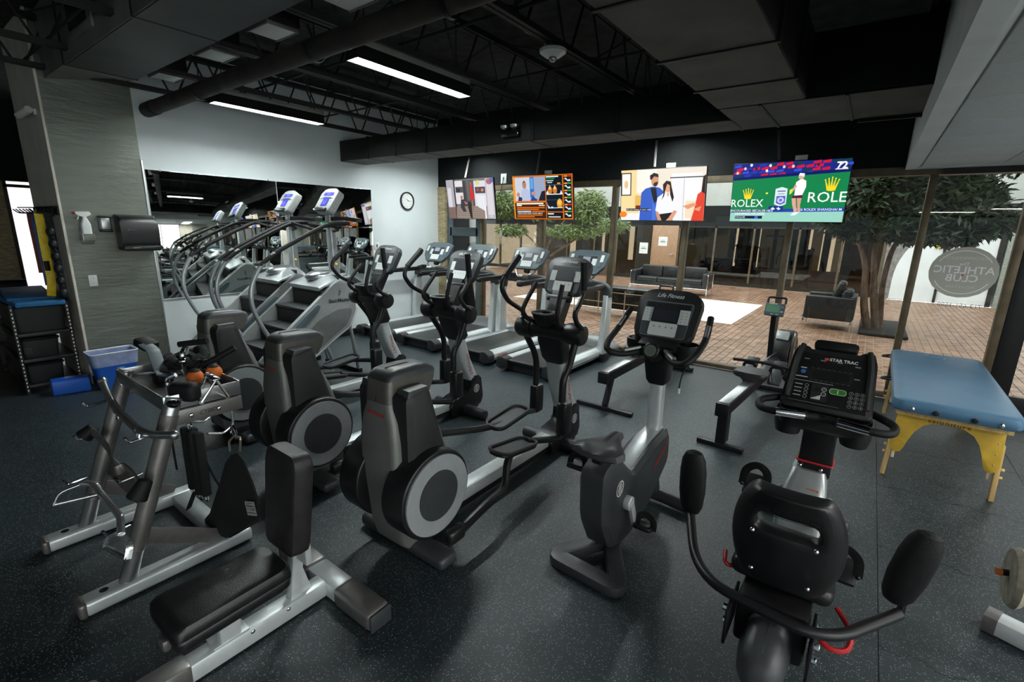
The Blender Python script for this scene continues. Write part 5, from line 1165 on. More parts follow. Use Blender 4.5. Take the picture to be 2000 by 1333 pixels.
P().box((.02, .02, .065), (.14, .08, .10), eul(0, 0, 30), bev=.03, seg=3).o('foam_pad', m.rubber, t)
P().tube([(-.08, -.02, .01), (-.085, -.02, .12), (-.05, .01, .14)], .012, n=8, fil=.03).o('chrome_post', m.chrome, t)
P().sph((.05, -.05, .03), (.045, .03, .025), 12).o('strap_buckle', m.gloss, t)
t = tr_thing('triangle_handle', 'chrome triangle row handle standing in the tray', 'handle', 415, 772)
A_ = [(-.09, -.05, .012), (.02, -.06, .012), (-.09, .05, .012), (.03, .06, .012)]
tp0, tp1 = (-.06, .01, .125), (.03, .015, .115)
for a, b in ((A_[0], tp0), (A_[2], tp0), (A_[1], tp1), (A_[3], tp1)): P().tube([a, b], .007, n=8).o('strut', m.chrome, t)
P().box((-.015, .012, .125), (.12, .035, .008), eul(0, 6), bev=.002).o('top_plate', m.chrome, t)
P().cyl(A_[0], A_[1], .012, n=12).o('grip', m.steel, t); P().cyl(A_[2], A_[3], .012, n=12).o('grip', m.steel, t)

# ---------------------------------------------------------------- utility bench
def bench():
    O = V((-1.92, .85, 0)); t = thing('utility_bench', 'short black padded utility bench with upright back on a silver T-shaped base', 'bench', O)
    def q(x, y, z): return (x-O.x, y-O.y, z)
    P().box(q(-1.93, 1.12, .05), (.24, .11, .085), bev=.015).o('cross_tube', m.silver2, t)
    for s in (-1, 1):
        a = P().box(q(-1.93+s*.25, 1.12, .052), (.28, .125, .095), bev=.025, seg=3).o('foot_sleeve', m.gun, t)
        P().box(q(-1.93+s*.395, 1.12, .05), (.014, .115, .088), bev=.006).o('end_cap', m.charcoal, a)
    P().box(q(-1.93, .66, .05), (.085, .84, .085), bev=.015).o('spine_tube', m.silver2, t)
    P().box(q(-1.93, .36, .055), (.1, .26, .1), bev=.02).o('spine_sleeve', m.gun, t)
    P().box(q(-1.93, .2, .05), (.4, .1, .085), bev=.02).o('rear_foot', m.gun, t)
    for yy in (.72, .88): P().sph(q(-1.886, yy, .075), (.004, .01, .01), 8).o('bolt', m.chrome, t)
    P().box(q(-1.92, .64, .2), (.055, .085, .24), bev=.012).o('seat_post', m.silver2, t)
    P().box(q(-1.93, .64, .096), (.08, .14, .012), bev=.002).o('weld_plate', m.silver2, t)
    P().tube([q(-1.93, .93, .09), q(-1.91, .96, .42)], .03, n=14, sq=(.05, .055)).o('back_post', m.silver2, t)
    P().prism([(.10, .0), (.16, .0), (.11, .2)], 'x', -.005, .005, bev=0).xf(Mx.Translation((0, 0, .09))).o('gusset', m.silver2, t)
    s = P().loft([[(x, y, z) for x, y in rpoly([(-.138*k, -.228*k), (.138*k, -.228*k), (.125*k, .18*k), (.09*k, .21*k), (-.09*k, .21*k), (-.125*k, .18*k)], .03, 3)] for z, k in ((.305, .94), (.315, 1.), (.345, 1.02), (.352, .995), (.358, 1.02), (.385, 1.0), (.40, .94), (.405, .84))]).xf(Mx.Translation(q(-1.86, .64, 0))).o('seat_pad', m.vinyl, t)
    P().box(q(-1.86, .41, .285), (.06, .03, .05), bev=.012).o('pop_pin', m.gun, t)
    bk = P().loft([[(x, y, z) for x, z in rpoly([(-.112*k, -.225*k), (.112*k, -.225*k), (.122*k, .18*k), (.10*k, .225*k), (-.10*k, .225*k), (-.122*k, .18*k)], .03, 3)] for y, k in ((-.05, .9), (-.043, .98), (0, 1.), (.03, .98), (.04, .92))]).xf(Mx.Translation(q(-1.835, .905, .655)) @ eul(-6, 0, 0)).o('back_pad', m.vinyl_p, t)
    P().box(q(-1.86, .955, .45), (.10, .03, .3), bev=.006).o('back_plate', m.silver2, t)
bench()
# ================================================================ storage corner and wall items
def storage_rack():
    O = V((-7.4, .97, 0)); t = thing('storage_rack', 'black slotted-angle shelf rack beside the silver column', 'rack', O)
    x0, x1, y0, y1 = -8.05-O.x, -6.76-O.x, .745-O.y, 1.19-O.y
    for x in (x0, x1):
        for y in (y0, y1):
            s = 1 if y < 0 else -1
            p = P().box((x, y+s*.012, .47), (.004, .03, .94), bev=0).box((x-(.012 if x > 0 else -.012), y, .47), (.028, .004, .94), bev=0).o('post', m.metal_black, t)
            if x > 0:
                for k in range(22): P().box((x+.003, y+s*.014, .05+k*.04), (.003, .010, .018), bev=0).o('slot', m.offwhite, p)
    for z in (.09, .36, .63):
        sh = P().box((0, 0, z), (x1-x0-.02, y1-y0-.02, .012), bev=.001).o('shelf', m.metal_black, t)
        P().box((x1-.008, 0, z-.008), (.02, y1-y0-.03, .035), bev=.002).box((0, y0+.01, z-.008), (x1-x0-.04, .012, .03), bev=.002).o('shelf_beam', m.metal_black, sh)
storage_rack()
def sthing(name, label, cat, loc): return thing(name, label, cat, loc)
t = sthing('blue_exercise_mat', 'thick blue exercise mat laid on top of the storage rack', 'mat', (-7.4, .96, .906))
P().box((.07, -.0, .03), (1.20, .38, .055), eul(0, 0, 2), bev=.015, seg=3).o('mat', m.bluemat, t)
P().box((-.02, .02, .074), (1.02, .36, .03), eul(0, 1, -4), bev=.01).o('upper_mat', m.bluemat, t)
for i, (z, h, dy, w, l) in enumerate(((.636, .27, 0, .40, 'large black storage bin on the upper shelf of the rack'), (.366, .2, -.04, .3, 'black storage bin on the middle shelf of the rack'), (.096, .2, -.04, .3, 'black storage bin on the bottom shelf of the rack'))):
    t = sthing('storage_bin', l, 'bin', (-7.3, .97+dy, z))
    P().loft([[(x, y, zz) for x, y in rrect(.9*k, w*k, .03, 3)] for zz, k in ((0, .94), (h-.02, 1.), (h, 1.), (h, .97), (.02, .91))]).o('bin_body', m.black2, t)
    P().tube([(x, y, h-.01) for x, y in rrect(.91, w+.012, .03, 3)], .008, n=6, fil=0, closed=True).o('bin_rim', m.black, t)
    if i == 1: pic('printed_lines', t, plane_m((.453, -.10, .08), (0, 1, 0), (0, 0, 1)), [('r', -.03, -.03+k*.018, .03, -.026+k*.018, (110, 96, 96)) for k in range(4)])
t = sthing('rolled_pad', 'black foam roll lying behind the blue mat', 'roll', (-8.9, 1.0, 0))
P().cyl((0, -.15, .93), (0, .2, .93), .07, n=20, bev=.01).o('roll', m.rubber, t); P().box((0, 0, .43), (.4, .4, .86), bev=.01).o('pedestal', m.metal_black, t)
t = sthing('foam_block', 'blue foam block on the floor beside the recycling bin', 'block', (-6.60, 1.06, 0))
P().box((0, 0, .075), (.18, .30, .15), eul(0, 0, -6), bev=.012, seg=3).o('block', m.bluebin, t)
# recycling bin with liner
t = sthing('recycling_bin', 'blue recycling bin with a clear plastic liner against the silver column', 'bin', (-6.50, 1.42, 0))
P().loft([[(x, y, z) for x, y in rrect(w, d, .04, 4)] for z, w, d in ((0, .20, .30), (.36, .26, .40), (.385, .27, .41), (.385, .255, .395), (.05, .19, .29))]).o('bin_body', m.bluebin, t)
liner = mat('clear_liner_film', (.62, .70, .86), .25, var=.15, scale=14, bump=.8, bscale=30)
lb = liner.node_tree.nodes['Principled BSDF']; lb.inputs['Alpha'].default_value = .45
P().loft([[(x, y, z) for x, y in rrect(w, d, .045, 5)] for z, w, d in ((.255, .262, .392), (.29, .268, .402), (.34, .272, .41), (.39, .282, .422), (.398, .27, .41), (.39, .25, .39), (.30, .235, .375))], cap=False).o('plastic_liner', liner, t)
P().tube([(x, y, .398) for x, y in rrect(.278, .418, .045, 5)], .006, n=6, fil=0, closed=True).o('liner_rim', m.white, t)
pic('recycling_mark', t, plane_m((.122, .03, .2), (0, 1, 0), (.16, 0, 1)), [('p', rrect(.07, .06, .01), (120, 160, 200)), ('p', [(-.026, -.02), (-.006, -.02), (.0, -.012), (-.006, -.004), (-.026, -.004)], (235, 240, 245)), ('p', [(.026, -.02), (.006, -.02), (.012, .0), (.02, .0)], (235, 240, 245)), ('p', [(-.012, .004), (0, .024), (.012, .004), (.004, .004), (0, .012), (-.004, .004)], (235, 240, 245))])
# wall items on the column face (x = -6.745)
CX = -6.744
t = sthing('spray_bottle', 'white spray bottle with red nozzle in a wall holder', 'spray bottle', (CX+.055, 1.435, 1.64))
P().loft([[(x, y, z) for x, y in rrect(w, d, .02, 4, 0, 0)] for z, w, d in ((0, .06, .085), (.10, .06, .085), (.15, .04, .05), (.165, .03, .035), (.18, .03, .035))]).o('bottle', m.white, t)
P().prism(rpoly([(-.07, .20), (-.07, .225), (.045, .23), (.06, .20), (.015, .175), (-.02, .175)], .008), 'x', -.014, .014, bev=.004).o('trigger_head', m.white, t)
P().tube([(0, -.045, .20), (0, -.05, .165), (0, -.062, .145)], .006, n=6).o('trigger', m.white, t)
P().cyl((0, -.07, .212), (0, -.092, .212), .012, n=12, bev=.003).o('nozzle', m.red, t)
t = sthing('bottle_holder', 'small metal holder under the spray bottle on the column', 'holder', (CX, 1.44, 1.56))
P().box((.004, 0, .05), (.008, .11, .16), bev=.002).box((.055, 0, .075), (.10, .10, .008), bev=.002).box((.10, 0, .045), (.006, .10, .07), bev=.002).o('holder_body', m.column, t)
P().box((.055, -.052, .045), (.1, .006, .07), bev=.002).o('holder_side', m.offwhite, t)
t = sthing('soap_dispenser', 'small black and chrome soap dispenser on the column', 'dispenser', (CX, 1.60, 1.75))
P().box((.045, 0, .0), (.09, .10, .15), bev=.02, seg=3).o('body', m.steel, t)
P().box((.05, 0, .07), (.10, .11, .02), bev=.008).o('lid', m.black, t); P().box((.05, 0, -.075), (.10, .105, .03), bev=.01).o('base', m.black, t)
t = sthing('paper_towel_dispenser', 'large black paper towel dispenser with curved cover on the column', 'dispenser', (CX, 1.865, 1.66))
P().prism(rpoly([(0, -.19), (.16, -.19), (.20, -.13), (.21, .05), (.17, .16), (.08, .19), (0, .19)], [.0, .03, .05, .12, .08, .06, 0], 5), 'y', -.175, .175, bev=.02, seg=3).o('cover', m.black, t)
P().box((.12, 0, -.17), (.2, .35, .06), bev=.02).o('lower_lip', m.black, t)
pic('logo', t, plane_m((.2125, -.06, .03), (0, 1, 0), (0, 0, 1)), [('r', -.03, -.004, .03, .002, (70, 78, 84)), ('e', -.045, -.001, .008, .006, (90, 98, 104))])
pic('slot_label', t, plane_m((.2215, -.06, -.165), (0, 1, 0), (0, 0, 1)), [('r', -.035, -.004, .035, .002, (150, 154, 156))])
def plate(name, label, cat, loc, ax, w=.075, h=.12, kind='outlet'):
    t = thing(name, label, cat, loc)
    a = {'x': ((0, 1, 0), (.004, 0, 0)), 'y': ((1, 0, 0), (0, -.004, 0))}[ax]
    P().box(a[1], (.008, w, h) if ax == 'x' else (w, .008, h), bev=.002).o('cover_plate', m.white, t)
    o = V(a[1])*2.1
    it = []
    if kind == 'outlet':
        for s in (-1, 1): it += [('e', 0, s*.028, .018, .018, (226, 228, 224)), ('r', -.008, s*.028-.002, -.005, s*.028+.008, (60, 60, 60)), ('r', .005, s*.028-.002, .008, s*.028+.008, (60, 60, 60)), ('e', 0, s*.028-.008, .003, .003, (60, 60, 60))]
    else: it += [('r', -.02, -.03, .02, .03, (170, 176, 178)), ('r', -.012, -.02, .012, .02, (60, 66, 70))]
    pic('socket_face', t, plane_m(o, a[0], (0, 0, 1)), it)
    return t
plate('wall_outlet', 'white wall outlet plate on the silver column', 'outlet', (CX, 1.425, 1.14), 'x')
plate('wall_switch', 'white switch plate on the pale wall beside the mirror', 'switch', (-6.79, 5.24, 1.46), 'x', .1, .12, 'sw')
t = plate('header_outlet', 'white outlet plate with black plug between the kitchen and chart televisions', 'outlet', tuple(at(984, 349, 6.715)), 'y', .12, .16, 'sw')
P().tube([(0, -.02, -.02), (.02, -.05, -.06), (-.03, -.04, -.2), (-.12, -.02, -.32)], .006, n=6).o('power_cord', m.black, t)
# security camera
c0 = (-6.95, 1.262, 2.83)
t = sthing('security_camera', 'small grey bullet security camera on the beige side of the column', 'camera', c0)
P().cyl((0, 0, 0), (0, -.02, 0), .03, n=14).tube([(0, -.02, 0), (-.04, -.06, .01)], .01, n=8).o('bracket', m.white, t)
P().cyl((.02, -.05, .015), (-.15, -.11, -.04), .035, n=18, bev=.006).o('housing', m.offwhite, t)
P().cyl((-.148, -.109, -.039), (-.156, -.112, -.042), .028, n=18).o('lens', m.glass_dark, t)
# band hooks on the column's beige side
t = sthing('band_hook_rail', 'black steel hook rail with long prongs on the side of the column', 'rail', (-7.25, 1.262, 1.87))
P().box((0, -.006, 0), (.95, .012, .09), bev=.002).o('backplate', m.metal_black, t)
for x in (-.44, -.28, -.10, .09, .24, .37, .43):
    P().tube([(x, -.01, -.03), (x, -.17, -.03), (x, -.21, .01)], .007, n=6, fil=.02).o('prong', m.metal_black, t)
    P().tube([(x, -.01, .03), (x, -.04, .03), (x, -.04, -.06)], .007, n=6, fil=.01).o('loop', m.metal_black, t)
P().tube([(-.5, -.16, .03), (.47, -.03, .03)], .007, n=6).o('top_rod', m.metal_black, t)
def band(label, p, L, w, material, sway=.02):
    t = thing('resistance_band', label, 'exercise band', p, 0, 'bands hanging on the hook rail')
    P().tube([(0, .0, .01), (-w*.4, 0, -.08), (-w*.3+sway, 0, -L*.5), (sway, .0, -L), (w*.3+sway, 0, -L*.5), (w*.4, 0, -.08)], .01, n=6, fil=.05, closed=True, sq=(.006, .035)).o('loop', material, t)
band('dark red rubber band loop hanging from the hook rail', (-7.35, 1.12, 1.835), .66, .05, m.darkred)
band('blue rubber band loop hanging from the hook rail', (-7.16, 1.12, 1.835), .78, .06, m.blue, .03)
t = thing('yellow_tube_band', 'yellow exercise band with black grip hanging nearly down to the rack', 'exercise band', (-6.88, 1.12, 1.835), 0, 'bands hanging on the hook rail')
P().tube([(0, 0, .01), (-.03, 0, -.4), (-.02, -.0, -.7), (.0, -.02, -.80), (.03, -.03, -.84)], .02, n=8, fil=.05, sq=(.018, .07)).o('band', m.yellow, t)
P().tube([(-.03, -.01, -.48), (-.03, -.01, -.58)], .028, n=8).o('wrap', m.rubber, t)
t = thing('black_suspension_straps', 'tangle of black straps and handles hanging beside the yellow band', 'straps', (-6.82, 1.18, 1.835), 0, 'bands hanging on the hook rail')
P().tube([(0, 0, .01), (.02, 0, -.4), (.04, .0, -.82)], .02, n=8, sq=(.03, .06)).o('strap', m.fabric, t)
for i in range(6):
    z = -.12-.125*i
    P().tube([(.01*i-.07, 0, z), (.01*i, -.03, z+.06), (.01*i+.06, 0, z), (.01*i, .01, z-.05)], .009, n=6, fil=.04, closed=True).o('ring_loop', m.rubber, t)
    P().sph((.03+.008*i, -.01, z-.06), (.05, .04, .055), 10).o('grip', m.black2, t)

# ================================================================ clock, sensor, emergency light, window decal
t = sthing('wall_clock', 'round white wall clock with black rim on the pale wall', 'clock', (-6.79, 5.93, 2.235))
P().lathe([(.155, 0), (.155, .03), (.145, .04), (.135, .03), (.135, .008)], (0, 0, 0), 'x', 40).o('rim', m.black, t)
P().cyl((.002, 0, 0), (.012, 0, 0), .137, n=40).o('dial', m.white, t)
it = []
for h in range(12):
    a = pi/2-h*pi/6; it.append(('t', str(12 if h == 0 else h), .105*cos(a), .105*sin(a), .032, (24, 24, 26)))
for k in range(60): a = k*pi/30; it.append(('p', [(.128*cos(a-.008), .128*sin(a-.008)), (.128*cos(a+.008), .128*sin(a+.008)), (.134*cos(a+.008), .134*sin(a+.008)), (.134*cos(a-.008), .134*sin(a-.008))], (30, 30, 32)))
def hand(a, L, w): return ('p', [(w*sin(a), -w*cos(a)), (L*cos(a), L*sin(a)), (-w*sin(a), w*cos(a))], (14, 14, 16))
it += [hand(rad(-2), .10, .006), hand(rad(140), .085, .007), ('e', 0, 0, .008, .008, (14, 14, 16))]
pic('dial_print', t, plane_m((.0126, 0, 0), (0, 1, 0), (0, 0, 1)), it)
t = sthing('ceiling_sensor', 'round white dome sensor hanging from a black joist', 'sensor', (-2.2, 3.42, 3.12))
P().lathe([(.02, -.03), (.06, -.028), (.10, .0), (.105, .02), (.085, .035), (.02, .04)], (0, 0, 0), 'z', 28).o('dome_body', m.white, t)
P().sph((0, 0, -.035), .03, 14).o('lens_dome', m.steel, t); P().box((-.03, 0, .055), (.08, .05, .05), bev=.006).o('mounting_block', m.offwhite, t)
P().tube([(-.05, 0, .08), (-.12, -.06, .12), (-.2, -.1, .16)], .008, n=6).o('cable_tail', m.yellow, t)
t = sthing('emergency_light', 'twin-head emergency light on the side of the long black duct', 'light', (-3.47, 4.615, 2.87))
P().box((0, -.03, -.03), (.24, .06, .07), bev=.012).o('housing', m.gloss, t)
for s in (-1, 1): P().lathe([(.02, 0), (.045, .015), (.05, .04)], (s*.07, -.06, .015), 'z', 18).o('lamp_head', m.steel, t)
MX0 = (.795, 6.776, 1.465)
t = sthing('club_window_decal', 'oval grey club logo decal stuck on the window glass', 'decal', MX0)
gy = (186, 188, 176); wt = (250, 252, 252)
pic('decal_print', t, plane_m((0, -.001, 0), (1, 0, 0), (0, 0, 1)), [('e', 0, 0, .272, .262, gy), ('g', 0, 0, .235, .226, .008, wt), ('r', -.25, -.1, -.20, .11, gy), ('r', .2, -.1, .25, .11, gy), ('t', 'UNCOMMONLY FIT', 0, .145, .042, (224, 226, 220)), ('t', 'The', 0, .085, .05, wt), ('t', 'ATHLETIC', 0, .022, .104, wt, {'bold': .012}), ('t', 'CLUB', 0, -.062, .104, wt, {'bold': .012}), ('e', 0, -.03, .010, .010, (190, 60, 50)), ('t', 'HOUSTON', 0, -.15, .038, (224, 226, 220), {'sp': 1.3}), ('t', '713-651-1500', -.03, -.345, .062, (120, 124, 120))], flip=True)

# ================================================================ televisions
def tv(label, x0, x1, items, strut=True, tag=True):
    w = x1-x0; h = .66; c = ((x0+x1)/2, 6.44, 2.28)
    t = thing('wall_television', label, 'television', c)
    tl = 9
    R = eul(tl)
    P().box((0, .02, 0), (w+.016, .035, h+.016), bev=.006).xf(R).o('cabinet', m.black, t)
    pic('screen_picture', t, plane_m((0, 0, 0), (1, 0, 0), (0, 0, 1)) if 0 else R @ plane_m((0, .0012, 0), (1, 0, 0), (0, 0, 1)), [tuple(i) for i in items(w, h)], m.screen, gap=.00015)
    P().box((0, .13, .02), (.3, .20, .22), bev=.01).o('wall_mount', m.metal_black, t)
    P().tube([(0, .2, .12), (0, .27, .3)], .02, n=8, sq=(.05, .03)).o('mount_post', m.metal_black, t)
    if strut: P().tube([(-.12, .0, .36), (-.2, .2, .72)], .015, n=8, sq=(.03, .012)).o('tilt_strut', m.gun, t)
    if tag: P().box((.10, .0, .365), (.12, .03, .06), R, bev=.004).o('receiver_box', m.offwhite, t)
def s1(w, h):
    L = lambda u: (u-.5)*w; T = lambda v: (.5-v)*h
    R_ = lambda a, b, c, d, col: ('r', L(a), T(d), L(c), T(b), col)
    E_ = lambda a, b, ra, rb, col: ('e', L(a), T(b), ra*w, rb*h, col)
    Q_ = lambda pts, col: ('p', [(L(a), T(b)) for a, b in pts], col)
    return L, T, R_, E_, Q_
def kitchen(w, h):
    L, T, R_, E_, Q_ = s1(w, h)
    o = [R_(0, 0, 1, 1, (120, 112, 110)), R_(0, 0, .16, 1, (168, 164, 172)), R_(.02, .2, .1, .7, (206, 202, 210)), R_(0, .7, .17, 1, (120, 96, 90)), R_(.16, .0, .2, 1, (40, 34, 36)),
         R_(.19, .03, .38, .62, (214, 212, 216)), R_(.2, .18, .36, .33, (78, 72, 78)), R_(.21, .22, .3, .31, (36, 30, 36)), R_(.36, .02, .6, .72, (70, 72, 74)), R_(.37, .04, .42, .7, (46, 48, 50)), R_(.45, .03, .49, .65, (92, 92, 92)),
         R_(.6, .05, .84, .72, (210, 210, 216)), R_(.62, .2, .83, .36, (70, 60, 66)), Q_([(.63, .06), (.7, .03), (.72, .12), (.66, .18)], (206, 204, 120)), E_(.68, .27, .03, .04, (150, 70, 70)), E_(.77, .28, .03, .04, (190, 120, 110)),
         Q_([(.19, .68), (.84, .68), (.84, 1), (.17, 1)], (146, 130, 120))]
    for k in range(6): o.append(Q_([(.17, .72+.05*k), (.84, .70+.05*k), (.84, .71+.05*k), (.17, .735+.05*k)], (116, 98, 90)))
    o += [Q_([(.64, .4), (.82, .42), (.82, .82), (.66, .7)], (222, 222, 226)), R_(.79, .68, .82, 1, (232, 232, 236)),
          Q_([(.52, .14), (.56, .14), (.60, .5), (.5, .52)], (196, 26, 30)), E_(.54, .11, .018, .05, (150, 90, 70)), R_(.53, .52, .56, .8, (150, 100, 84)),
          Q_([(.3, .5), (.38, .5), (.42, .62), (.36, .66), (.4, .82), (.33, .82), (.28, .7)], (44, 46, 54)), E_(.32, .45, .025, .05, (176, 110, 100)), Q_([(.36, .54), (.44, .6), (.4, .64)], (190, 110, 110)),
          Q_([(.46, .52), (.52, .62), (.52, 1), (.48, .98), (.44, .7)], (26, 24, 24)), R_(.84, 0, 1, 1, (176, 172, 182)), R_(.86, .1, .98, .9, (208, 204, 210)), E_(.92, .08, .06, .07, (170, 96, 110)), E_(.97, .05, .04, .06, (90, 100, 170)), ('t', 'tbs', L(.92), T(.93), .05, (236, 236, 240))]
    return o
def charts(w, h):
    L, T, R_, E_, Q_ = s1(w, h); og = (206, 106, 14); og2 = (236, 146, 30)
    o = [R_(0, 0, 1, 1, og), R_(.0, .02, .04, .98, og2), R_(.04, .03, .56, .57, (150, 160, 186)), R_(.04, .03, .3, .57, (196, 202, 214)), R_(.3, .03, .37, .5, (40, 110, 190)), R_(.31, .05, .36, .3, (90, 160, 220)),
         Q_([(.13, .57), (.15, .32), (.22, .27), (.29, .33), (.3, .57)], (176, 186, 214)), E_(.205, .2, .035, .09, (178, 122, 100)), Q_([(.17, .17), (.2, .1), (.24, .15), (.22, .13)], (70, 56, 52)), E_(.09, .42, .03, .05, (190, 130, 112)), E_(.36, .4, .04, .04, (196, 136, 116)), Q_([(.08, .57), (.1, .46), (.16, .5), (.15, .57)], (30, 44, 90)), Q_([(.3, .57), (.34, .47), (.42, .54), (.42, .57)], (30, 60, 130)), Q_([(.44, .57), (.5, .36), (.56, .34), (.56, .57)], (26, 28, 34)),
         R_(.02, .61, .56, .98, (60, 26, 8)), R_(.05, .62, .52, .65, (240, 236, 226)), R_(.05, .66, .14, .69, (226, 222, 210)), R_(.44, .67, .54, .69, (230, 226, 210))]
    for k in range(2): o.append(R_(.05, .715+.04*k, .54-.1*k, .742+.04*k, og))
    o += [R_(.06, .80, .30, .835, (214, 214, 224)), R_(.31, .80, .54, .83, og), ('t', 'HUNDREDS OF BOOKS', L(.19), T(.817), .03, (40, 30, 60)), ('t', 'THEN SUCKS! BUILT SOME GREAT', L(.28), T(.865), .032, (236, 236, 240)), R_(.05, .895, .5, .915, og), R_(.05, .93, .36, .955, og)]
    o += [R_(.575, .02, .84, .82, (8, 20, 30)), R_(.58, .03, .78, .055, (230, 236, 236)), R_(.58, .07, .72, .10, (30, 120, 70)), R_(.58, .12, .7, .14, (190, 200, 210)), R_(.6, .16, .68, .18, (200, 206, 210)), R_(.575, .22, .84, .23, (90, 110, 130)), R_(.76, .18, .81, .21, og2)]
    for (a, b) in ((.64, .32), (.72, .32)): o += [E_(a, b+.02, .035, .09, (196, 120, 40)), Q_([(a-.02, b), (a, b-.1), (a+.02, b)], (236, 200, 140))]
    o += [Q_([(.58, .4), (.6, .34), (.62, .42), (.8, .42), (.82, .34), (.84, .42), (.84, .44), (.58, .44)], (220, 228, 236)), E_(.79, .64, .045, .10, (222, 150, 40)), E_(.79, .60, .03, .07, (246, 190, 80)), Q_([(.58, .6), (.6, .68), (.64, .73), (.66, .7), (.7, .73), (.84, .72), (.84, .74), (.6, .75)], (190, 206, 230)), R_(.575, .55, .84, .56, (60, 80, 110))]
    o += [R_(.575, .84, .84, .98, (10, 12, 20)), R_(.59, .86, .69, .885, (236, 240, 240)), R_(.6, .93, .8, .955, (200, 206, 220)), R_(.86, .02, .985, .97, (10, 20, 26))]
    for k in range(6):
        c = ((200, 40, 40), (30, 160, 80))[k not in (0, 4)]; v = .03+.155*k
        o += [R_(.87, v, .92, v+.03, og2), R_(.925, v, .98, v+.03, c), Q_([(.87, v+.07), (.9, v+.05), (.93, v+.1), (.96, v+.08), (.975, v+.12), (.93, v+.13), (.9, v+.09)], (206, 222, 230))]
    return o
def couple(w, h):
    L, T, R_, E_, Q_ = s1(w, h)
    o = [R_(0, 0, 1, 1, (232, 222, 206)), R_(0, 0, .22, 1, (238, 214, 156)), R_(.0, .05, .13, .5, (40, 34, 30)), R_(.012, .07, .118, .48, (240, 238, 234)), E_(.065, .28, .025, .08, (230, 190, 140)),
         R_(.2, .0, .44, .45, (240, 236, 226)), R_(.18, .5, .34, .8, (222, 180, 96)), R_(.19, .7, .25, .8, (110, 40, 24)), R_(0, .86, .4, 1, (236, 234, 240)), E_(.03, .88, .05, .06, (236, 130, 30)),
         R_(.62, .1, .96, 1, (236, 234, 236)), R_(.6, .17, .985, .19, (60, 60, 66)), R_(.76, .2, .768, 1, (190, 190, 196)), R_(.79, .26, .95, .56, (246, 244, 246)), R_(.79, .62, .95, .95, (240, 216, 186)),
         Q_([(.24, 1), (.26, .45), (.31, .37), (.4, .33), (.48, .36), (.53, .43), (.52, 1)], (52, 92, 190)), Q_([(.37, .36), (.44, .36), (.46, .6), (.42, .66)], (22, 22, 30)), Q_([(.4, .55), (.46, .9), (.44, 1), (.4, 1)], (70, 112, 206)),
         Q_([(.37, .15), (.42, .12), (.465, .15), (.465, .28), (.43, .34), (.385, .3)], (206, 148, 116)), Q_([(.365, .2), (.36, .12), (.41, .07), (.46, .1), (.465, .16), (.41, .14), (.385, .2)], (34, 24, 20)), Q_([(.415, .26), (.46, .24), (.455, .31), (.43, .34), (.4, .31)], (52, 34, 28)),
         Q_([(.44, .8), (.46, .55), (.53, .47), (.62, .47), (.69, .55), (.7, .72), (.66, .8), (.64, .9), (.48, .9)], (236, 236, 244)), Q_([(.47, .88), (.65, .84), (.65, 1), (.47, 1)], (24, 22, 26)), Q_([(.44, .8), (.48, .84), (.52, 1), (.47, 1)], (206, 148, 116)), Q_([(.66, .8), (.7, .82), (.64, 1), (.57, 1), (.6, .95)], (214, 156, 122)),
         Q_([(.55, .28), (.61, .27), (.62, .4), (.585, .46), (.55, .42)], (222, 162, 128)), Q_([(.53, .48), (.52, .3), (.56, .23), (.61, .25), (.625, .36), (.655, .55), (.64, .64), (.61, .5), (.6, .32), (.57, .29), (.555, .38), (.54, .52), (.51, .6)], (40, 24, 20)), Q_([(.57, .47), (.6, .47), (.585, .55)], (222, 162, 128)),
         Q_([(.92, .5), (1, .4), (1, 1), (.86, 1), (.89, .8)], (220, 66, 44)), Q_([(.97, .18), (1, .14), (1, .5), (.96, .45)], (40, 22, 20)), Q_([(.76, .72), (.88, .66), (.92, .7), (.82, .78)], (222, 152, 116)), Q_([(.88, .78), (.97, .72), (.95, .82)], (222, 152, 116)),
         R_(.07, .76, .36, .81, (20, 20, 30)), ('t', "really just making it your own", L(.215), T(.785), .032, (236, 236, 240))]
    return o
